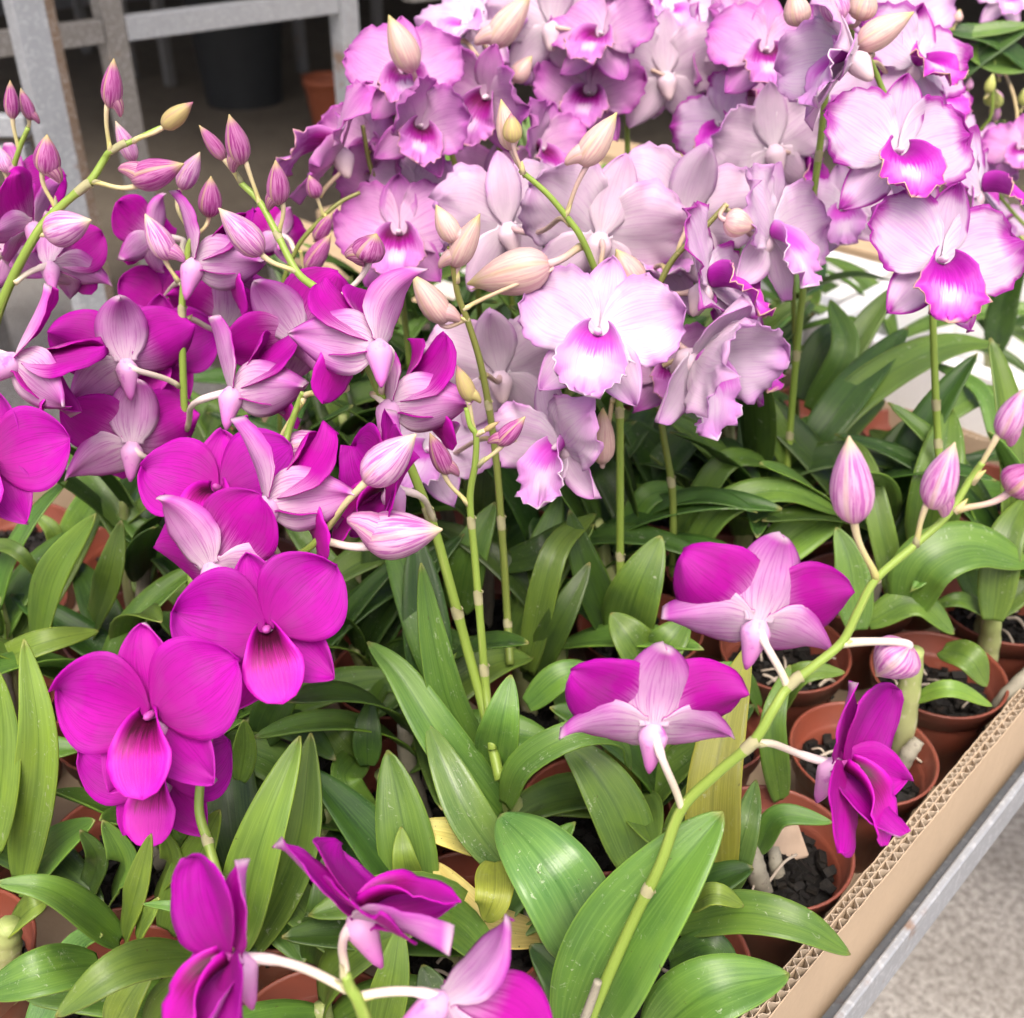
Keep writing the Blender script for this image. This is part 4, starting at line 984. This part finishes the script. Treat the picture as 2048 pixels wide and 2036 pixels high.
pK.flower(1684, 1530, .335, (.76, -.04, .58), -12, var=3, attach=(1510, 1488, .32), size=.038, petals=(46, 130), pt=(10, 14), lt=(34, 40), dt=6, lats=(112, 172))
pK.bud((1754, 1160), (1708, 1040), (1698, 872), 88, .345, BUD_P, 0, STALK_G); pK.bud((1832, 1088), (1852, 1012), (1907, 884), 72, .35, BUD_P, 1, STALK_G)
pK.bud((1945, 962), (1995, 872), (2052, 772), 58, .36, BUD_P, 1, STALK_G); pK.bud((1912, 1022), (2018, 985), (2080, 930), 84, .355, BUD_M, 0, STALK_C)
pK.bud((1684, 1286, .337), (1818, 1292), (1752, 1352), 104, .345, BUD_P, 0, STALK_M, curl=.12)
pK.leaf([(1150, 2070), (1240, 1890), (1350, 1740), (1446, 1624)], 210, 'm', (.03, .085, .12, .14), fold=.34, p=.85)
pK.leaf([(1300, 2080), (1420, 1985), (1578, 1948)], 150, 'm', (.03, .07, .07))
pK.leaf([(1360, 1850), (1480, 1826), (1600, 1850), (1700, 1908)], 92, 'm', (.03, .06, .065, .045))
pK.leaf([(1385, 1812), (1430, 1788), (1487, 1812)], 50, 'b', (.06, .08, .07))
pK.leaf([(1340, 1925), (1420, 1890), (1478, 1935)], 66, 'd', (.02, .04, .03))
pK.cane([(PZ(1250, 2040, -.02)), PZ(1230, 1960, .01), PZ(1215, 1900, .03)], .006)
pK.stem(Y3([(1150, 2090, .27), (1185, 1995, .28), (1196, 1962, .282)]), .0022, .0018, CANEG_M, name='dry_stem_stub')
# --- bottom: close flowers at the frame edge
pM = Plant('nearest magenta orchid at the bottom edge with blooms turned away sideways', PZ(760, 2300, -.02))
pM.stem(Y3([(760, 2300, .20), (745, 2100, .215), (720, 2010, .22), (700, 1975, .222), (692, 1950, .223)]), .0026, .0018)
pM.flower(462, 1918, .232, (-.76, .16, .56), -4, var=1, attach=(695, 1980, .222), size=.0345, petals=(132, 36), pt=(14, 10), lt=(30, 12), dt=4, lats=(165, 130))
pM.flower(722, 1822, .255, (.60, .76, -.06), -54, 'magback', var=3, attach=(690, 1955, .223), size=.037, pt=(4, 10), lt=34, dt=2, petals=(64, 92))
pM.flower(898, 2004, .225, (.66, -.52, -.42), 34, 'magback', var=4, attach=(712, 1995, .222), size=.034, pt=(40, 44), lt=40, dt=6)

# ================================================================== LEAVES OF THE FLOWERING PLANTS
L = pB.leaf
L([(45, 1760), (78, 1500), (48, 1278)], 100, 'b', (.02, .12, .17)); L([(-15, 1700), (8, 1500), (-5, 1340)], 80, 'b', (.06, .12, .16))
L([(-40, 1345), (80, 1288), (198, 1262)], 68, 'b', (.08, .11, .10)); L([(-40, 1090), (30, 1100), (92, 1170)], 36, 'm', (.1, .12, .09))
L = pA.leaf
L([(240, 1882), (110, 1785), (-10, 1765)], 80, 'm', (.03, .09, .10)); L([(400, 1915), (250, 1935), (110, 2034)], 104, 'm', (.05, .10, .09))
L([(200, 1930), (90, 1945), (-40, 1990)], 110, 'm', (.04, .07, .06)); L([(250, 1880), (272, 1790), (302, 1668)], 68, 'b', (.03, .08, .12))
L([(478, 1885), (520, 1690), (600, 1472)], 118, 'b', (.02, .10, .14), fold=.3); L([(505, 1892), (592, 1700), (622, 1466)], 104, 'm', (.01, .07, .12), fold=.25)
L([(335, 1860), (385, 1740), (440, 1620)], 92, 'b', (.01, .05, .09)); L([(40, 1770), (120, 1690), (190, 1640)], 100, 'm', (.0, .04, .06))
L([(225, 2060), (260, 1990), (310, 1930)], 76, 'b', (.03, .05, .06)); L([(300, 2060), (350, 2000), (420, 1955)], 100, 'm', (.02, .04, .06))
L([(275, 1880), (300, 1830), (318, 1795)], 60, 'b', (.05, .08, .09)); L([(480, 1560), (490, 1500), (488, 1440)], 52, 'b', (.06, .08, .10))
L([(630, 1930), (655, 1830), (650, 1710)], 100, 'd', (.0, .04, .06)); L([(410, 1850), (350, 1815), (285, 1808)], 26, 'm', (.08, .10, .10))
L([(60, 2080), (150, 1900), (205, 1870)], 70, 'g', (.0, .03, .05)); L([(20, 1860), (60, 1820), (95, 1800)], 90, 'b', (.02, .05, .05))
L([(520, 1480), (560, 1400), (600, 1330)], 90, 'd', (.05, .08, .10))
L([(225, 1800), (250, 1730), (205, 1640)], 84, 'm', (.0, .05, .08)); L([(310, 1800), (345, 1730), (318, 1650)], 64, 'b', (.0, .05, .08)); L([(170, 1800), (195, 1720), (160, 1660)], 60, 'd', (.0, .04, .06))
pA.cane([PZ(480, 1960, -.02), PZ(480, 1920, .0), PZ(478, 1880, .03)], .006); pA.cane([PZ(20, 1990, -.02), PZ(10, 1900, .02), PZ(18, 1850, .04)], .009)
L = pC.leaf
L([(78, 1300), (112, 1150), (192, 1028)], 100, 'b', (.04, .12, .16), fold=.3); L([(175, 1290), (215, 1170), (243, 1040)], 84, 'm', (.02, .09, .13))
L([(125, 1100), (190, 1000), (255, 905)], 72, 'b', (.05, .09, .12)); L([(240, 1060), (290, 970), (372, 880)], 96, 'd', (.04, .08, .11))
L([(116, 1110), (105, 1060), (65, 1025)], 34, 'b', (.06, .08, .09)); L([(400, 1220), (360, 1190), (312, 1162)], 52, 'b', (.06, .07, .08))
L([(395, 1270), (350, 1250), (320, 1225)], 70, 'm', (.02, .04, .05)); L([(390, 900), (430, 830), (440, 780)], 60, 'm', (.08, .12, .13))
L([(350, 1120), (290, 1100), (245, 1105)], 44, 'd', (.05, .06, .05)); L([(330, 880), (440, 830), (540, 800)], 70, 'm', (.08, .1, .1))
pC.cane([PZ(55, 1300, -.02), PZ(30, 1220, .0), PZ(5, 1120, .03)], .009, CANEG_M); pC.cane([PZ(300, 1230, -.02), PZ(300, 1160, .02), PZ(305, 1110, .04)], .006)
L = pD.leaf
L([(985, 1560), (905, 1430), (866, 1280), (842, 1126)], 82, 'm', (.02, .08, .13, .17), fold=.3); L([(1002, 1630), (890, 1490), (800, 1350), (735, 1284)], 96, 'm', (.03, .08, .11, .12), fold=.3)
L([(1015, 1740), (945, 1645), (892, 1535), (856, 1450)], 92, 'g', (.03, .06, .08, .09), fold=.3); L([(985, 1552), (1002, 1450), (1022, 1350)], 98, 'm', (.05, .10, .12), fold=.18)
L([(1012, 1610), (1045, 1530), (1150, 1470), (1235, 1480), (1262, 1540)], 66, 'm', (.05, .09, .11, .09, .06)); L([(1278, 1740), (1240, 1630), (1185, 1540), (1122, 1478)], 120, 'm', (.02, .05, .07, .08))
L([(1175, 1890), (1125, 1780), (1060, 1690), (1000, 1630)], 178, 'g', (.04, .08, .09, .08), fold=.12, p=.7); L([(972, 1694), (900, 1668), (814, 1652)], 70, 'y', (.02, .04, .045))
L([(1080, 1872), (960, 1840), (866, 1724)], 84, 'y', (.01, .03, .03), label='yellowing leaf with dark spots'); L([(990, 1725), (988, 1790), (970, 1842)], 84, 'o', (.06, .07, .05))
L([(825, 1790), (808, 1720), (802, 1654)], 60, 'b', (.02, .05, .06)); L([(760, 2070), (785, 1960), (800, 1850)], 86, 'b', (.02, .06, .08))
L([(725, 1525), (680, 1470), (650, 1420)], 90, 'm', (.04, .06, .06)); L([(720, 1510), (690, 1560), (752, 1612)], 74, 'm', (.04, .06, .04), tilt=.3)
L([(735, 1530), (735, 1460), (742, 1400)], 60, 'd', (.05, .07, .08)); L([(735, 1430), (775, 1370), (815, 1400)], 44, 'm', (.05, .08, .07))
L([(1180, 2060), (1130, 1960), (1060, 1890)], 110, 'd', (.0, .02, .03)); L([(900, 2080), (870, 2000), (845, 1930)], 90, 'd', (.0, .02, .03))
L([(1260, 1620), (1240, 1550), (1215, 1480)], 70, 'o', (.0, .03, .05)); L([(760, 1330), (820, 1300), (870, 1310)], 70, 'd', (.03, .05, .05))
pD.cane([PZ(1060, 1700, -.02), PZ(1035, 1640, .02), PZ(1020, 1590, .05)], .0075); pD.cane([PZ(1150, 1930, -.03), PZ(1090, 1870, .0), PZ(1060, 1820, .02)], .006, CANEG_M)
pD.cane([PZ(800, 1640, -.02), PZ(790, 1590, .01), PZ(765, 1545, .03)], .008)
L = pG.leaf
L([(1245, 1280), (1275, 1180), (1322, 1072)], 124, 'm', (.05, .10, .13), fold=.14, p=.7); L([(1300, 1345), (1262, 1280), (1222, 1226)], 96, 'm', (.05, .08, .09))
L([(1295, 1345), (1335, 1290), (1376, 1236)], 92, 'm', (.05, .08, .09)); L([(1055, 1345), (1090, 1170), (1122, 1085), (1192, 1028)], 62, 'm', (.04, .11, .13, .12), fold=.3)
L([(1060, 1365), (1120, 1240), (1180, 1125)], 74, 'd', (.03, .09, .12)); L([(1225, 1275), (1172, 1140), (1138, 1020)], 78, 'd', (.04, .10, .14))
L([(918, 1220), (940, 1110), (990, 1005)], 86, 'm', (.04, .09, .12)); L([(1245, 1070), (1300, 990), (1378, 985)], 54, 'm', (.08, .11, .10))
L([(1345, 985), (1290, 890), (1245, 840)], 92, 'd', (.06, .10, .12)); L([(1000, 1130), (1060, 1075), (1130, 1060)], 80, 'd', (.05, .08, .07))
L([(1055, 1410), (1130, 1350), (1215, 1352)], 66, 'm', (.06, .08, .07)); L([(1000, 1130), (1090, 1100), (1150, 1040)], 70, 'd', (.08, .1, .1))
L = pH.leaf
L([(1362, 1140), (1440, 1020), (1560, 982), (1684, 1030)], 66, 'm', (.06, .11, .12, .09)); L([(1355, 1070), (1440, 935), (1500, 918), (1558, 942)], 54, 'm', (.06, .11, .11, .09))
L([(1528, 1125), (1610, 1060), (1700, 1022)], 98, 'b', (.06, .08, .09)); L([(1588, 945), (1652, 850), (1730, 750), (1815, 655)], 80, 'd', (.08, .12, .14, .15))
L([(1608, 965), (1668, 840), (1780, 745), (1900, 692), (1998, 690)], 84, 'm', (.08, .12, .14, .14, .12)); L([(1588, 945), (1548, 850), (1518, 775)], 56, 'm', (.09, .13, .15))
L([(1610, 960), (1690, 865), (1770, 800)], 50, 'm', (.05, .08, .09)); L([(1560, 950), (1500, 860), (1450, 830)], 90, 'd', (.06, .08, .1))
L([(1600, 800), (1640, 690), (1700, 640)], 60, 'd', (.1, .14, .15)); L([(1620, 820), (1690, 700), (1660, 600)], 60, 'm', (.1, .15, .17)); L([(1640, 800), (1740, 640), (1810, 560)], 60, 'm', (.1, .15, .18))
L = pJ.leaf
L([(1850, 1110), (1878, 950), (1902, 815)], 108, 'm', (.05, .12, .15)); L([(1795, 1215), (1760, 1050), (1728, 920), (1690, 875)], 54, 'm', (.04, .10, .13, .13))
L([(1715, 1260), (1700, 1130), (1672, 1055)], 76, 'm', (.04, .08, .1)); L([(1812, 1220), (1850, 1130), (1945, 1092), (2060, 1130)], 120, 'm', (.05, .09, .10, .08), fold=.16)
L([(1735, 1245), (1830, 1205), (1908, 1268)], 66, 'm', (.04, .06, .04)); L([(1985, 1240), (2008, 1090), (2055, 990)], 78, 'm', (.04, .09, .11))
L([(1885, 1300), (1940, 1318), (1974, 1372)], 66, 'm', (.03, .04, .02)); L([(1828, 1400), (1900, 1378), (1984, 1412)], 38, 'b', (.02, .04, .02))
L([(1900, 980), (1800, 900), (1740, 860)], 60, 'm', (.06, .08, .07)); L([(1830, 870), (1930, 800), (2020, 780)], 60, 'm', (.09, .11, .1)); L([(1990, 880), (1960, 780), (1850, 720)], 34, 'm', (.1, .12, .12))
L([(1960, 1210), (1930, 1130), (1950, 1060)], 50, 'm', (.03, .06, .07)); L([(1990, 1230), (2060, 1170), (2100, 1160)], 50, 'm', (.03, .05, .05)); L([(1980, 1230), (1920, 1200), (1860, 1215)], 40, 'm', (.03, .05, .04))
pJ.cane([PZ(1965, 1360, -.03), PZ(1978, 1290, .0), PZ(1985, 1220, .04)], .0085); pJ.cane([PZ(1800, 1520, -.03), PZ(1815, 1400, .02), PZ(1830, 1300, .06)], .0085)
pJ.cane([PZ(1795, 1550, -.03), PZ(1815, 1510, -.01), PZ(1838, 1480, .0)], .006, CANEG_M); pJ.cane([PZ(1985, 1430, -.03), PZ(2010, 1395, -.01), PZ(2060, 1340, .01)], .006, CANEG_M)
# leafy plant in the front right pot
pN = Plant('yellowish leafed orchid without flowers standing in the front right pot', PZ(1530, 1760, -.03))
L = pN.leaf
L([(1430, 1790), (1425, 1600), (1452, 1440), (1498, 1290)], 112, 'o', (.0, .07, .10, .12), fold=.2); L([(1452, 1785), (1490, 1660), (1512, 1560)], 68, 'g', (.0, .05, .06))
L([(1518, 1700), (1560, 1632), (1665, 1645)], 50, 'm', (.0, .03, .03)); L([(1560, 1600), (1545, 1450), (1580, 1330)], 60, 'm', (-.01, .05, .07))
L([(1545, 1430), (1600, 1350), (1690, 1345)], 58, 'm', (-.01, .04, .04)); L([(1520, 1420), (1478, 1350), (1420, 1330)], 62, 'm', (-.01, .04, .05)); L([(1340, 1440), (1420, 1380), (1450, 1330)], 60, 'd', (-.01, .03, .05))
pN.cane([PZ(1530, 1790, -.03), PZ(1512, 1740, -.01), PZ(1505, 1690, .0)], .007, CANEG_M); pN.cane([PZ(1560, 1770, -.03), PZ(1552, 1730, -.015), PZ(1548, 1695, -.01)], .005, CANEG_M)
# pale piece of bark lying in the pot
V, F = [], []; c = PZ(1570, 1690, -.02)
boxm(V, F, Vector(), (.011, .002, .002), (-.002, .009, .004), (0, -.001, .002))
bevel_obj(thing('bark_chip', 'pale flat piece of bark lying in the front right pot', 'bark', c, None, mesh('bark_chip', V, F, CHIP, False)), .0015)

# ================================================================== LEAFY FILL IN THE OTHER POTS
rs = random.Random(21)
LEAFY = 'leafy green orchid without flowers crowded among the pots of the tray'
def leafy(base, hc, nl, lmin, lmax, mats, label=LEAFY, group='leafy orchids filling the tray', canes=2, wmax=.0165, wmin=.011):
    p = Plant(label, base, group, 'leafy_orchid')
    for c in range(canes):
        a0 = rs.uniform(0, 6.28); off = Vector((math.cos(a0), math.sin(a0), 0)) * .012
        top = base + off * 1.8 + Vector((rs.uniform(-.02, .02), rs.uniform(-.02, .02), .03 + hc * rs.uniform(.7, 1.1)))
        p.cane([base + off, (base + off).lerp(top, .5) + Vector((rs.uniform(-.004, .004), 0, 0)), top], rs.uniform(.0045, .0075), CANE_M if rs.random() < .7 else CANEG_M)
        az = rs.uniform(0, 6.28)
        for k in range(nl):
            f = .55 + .45 * (k + .5) / nl; st = (base + off).lerp(top, f)
            az += math.pi + rs.uniform(-.7, .7)
            el = rs.uniform(.35, 1.15) if k < nl - 1 else rs.uniform(.9, 1.35)
            Lf = rs.uniform(lmin, lmax); d = Vector((math.cos(az), math.sin(az), 0))
            droop = rs.uniform(.1, .75)
            P = []; cur = st.copy(); e = el
            P.append(cur.copy())
            for q in range(4):
                cur = cur + (d * math.cos(e) + ZU * math.sin(e)) * (Lf / 4); e -= droop * .55
                P.append(cur.copy())
            nr = (ZU * math.cos(el) - d * math.sin(el)) * .7 + ZU * .4 + Vector((rs.uniform(-.25, .25), rs.uniform(-.35, .1), 0))
            p.leaf(P, 0, rs.choice(mats), nrm=nr.normalized(), nu=14, nv=7, wm=rs.uniform(wmin, wmax), fold=rs.uniform(.15, .4), wave=.06)
    return p
for (r_, k, a_, b_, px, py) in POTS:
    if px > 1330 and py > 1250: continue
    if r_ >= 6 and px < 520 and py > 820: continue
    if px > 1560 and py < 1060: continue
    base = TP(a_, b_, -.03)
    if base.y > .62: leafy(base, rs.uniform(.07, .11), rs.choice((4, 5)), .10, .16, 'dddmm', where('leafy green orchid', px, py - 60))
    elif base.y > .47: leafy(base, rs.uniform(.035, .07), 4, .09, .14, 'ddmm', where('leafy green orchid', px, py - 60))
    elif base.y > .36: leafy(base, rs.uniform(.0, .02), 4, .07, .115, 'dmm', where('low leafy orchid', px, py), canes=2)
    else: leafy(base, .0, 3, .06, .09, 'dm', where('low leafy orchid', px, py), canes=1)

# ------------------------------------------------------------------ plants on the bench behind
bg = Plant('dark strap leaved plant at the top right behind the pink edged blooms', TP(.22, -.02, -.08), None, 'strap_leaved_plant')
b0 = bg.base
for (P, wp, m) in (([(1880, 180), (1960, 110), (2080, 40)], 50, 'd'), ([(1900, 60), (1990, 80), (2100, 170)], 44, 'd'), ([(1930, 100), (2000, 130), (2090, 130)], 50, 'm'), ([(1920, 70), (1980, 60), (2060, 50)], 34, 'm'), ([(1960, 560), (2000, 520), (2060, 500)], 60, 'd'), ([(1990, 700), (2010, 600), (2050, 520)], 60, 'd'), ([(1930, 600), (1940, 540), (1990, 480)], 60, 'd'), ([(1960, 330), (1975, 290), (2010, 240)], 50, 'd')):
    bg.leaf([PY(x, y, 1.0) for x, y in P], wp, m)
YB = Plant('sprays of small yellow green buds at the far right behind the blooms', TP(.20, -.10, -.08), None, 'orchid_plant')
YB.stem([YB.base, PY(1990, 420, 1.0), PY(1985, 220, 1.0), PY(1990, 120, 1.0)], .002, .001); YB.stem([YB.base, PY(1960, 400, 1.02), PY(1935, 200, 1.02)], .002, .001)
for i in range(34):
    x = rs.uniform(1885, 2060); y = rs.uniform(115, 330) if i < 24 else rs.uniform(300, 460)
    m = rs.choice((BUD_Y, BUD_Y, BUD_P)) if y < 220 else rs.choice((BUD_P, BUD_M, BUD_Y))
    a = rs.uniform(-1, 1); Lb = rs.uniform(18, 30)
    YB.bud((x + rs.uniform(-8, 8), y + 34), (x, y + Lb * .8), (x + a * 10, y - Lb * .6), rs.uniform(19, 30), rs.uniform(.98, 1.06), m)
YB.bud((1905, 60), (1912, 45), (1920, 18), 22, 1.0, BUD_C); YB.stem([PY(1905, 120, 1.0), PY(1900, 60, 1.0), PY(1880, 10, 1.0)], .0015, .001)
LF = Plant('small lilac orchid at the right edge behind the yellow green buds', TP(.18, -.16, -.08))
LF.stem([LF.base, PY(2030, 430, .95), PY(2035, 250, .95)], .002, .0014)
LF.flower(1985, 310, .95, (-.2, .1, .9), 0, 'pale', var=1, size=.032, attach=(2030, 330, .96)); LF.flower(2045, 300, .92, (-.4, .1, .9), 0, 'lilac', var=2, size=.034, attach=(2034, 340, .95))
LF.flower(2000, 450, .97, (.0, .1, .9), 10, 'pale', var=3, size=.026, attach=(2030, 430, .95)); LF.flower(2010, 0, 1.1, (.0, .1, .9), 10, 'pale', var=0, size=.03, attach=(2035, 250, .95))
# leafy plants in the foam boxes and on the bench behind
BK = 'leafy plant on the bench behind the tray, dim among the flowers'
for i in range(26):
    a_ = rs.uniform(.10, .55); b_ = rs.uniform(-.45, 1.2)
    if b_ < .3: a_ += .15
    base = TP(a_, b_, -.075 if (.03 < a_ < .42 and -.28 < b_ < .40) else -.095)
    leafy(base, rs.uniform(.03, .08), 5, .12, .2, 'ddm', BK, 'leafy plants on the bench behind', canes=1)
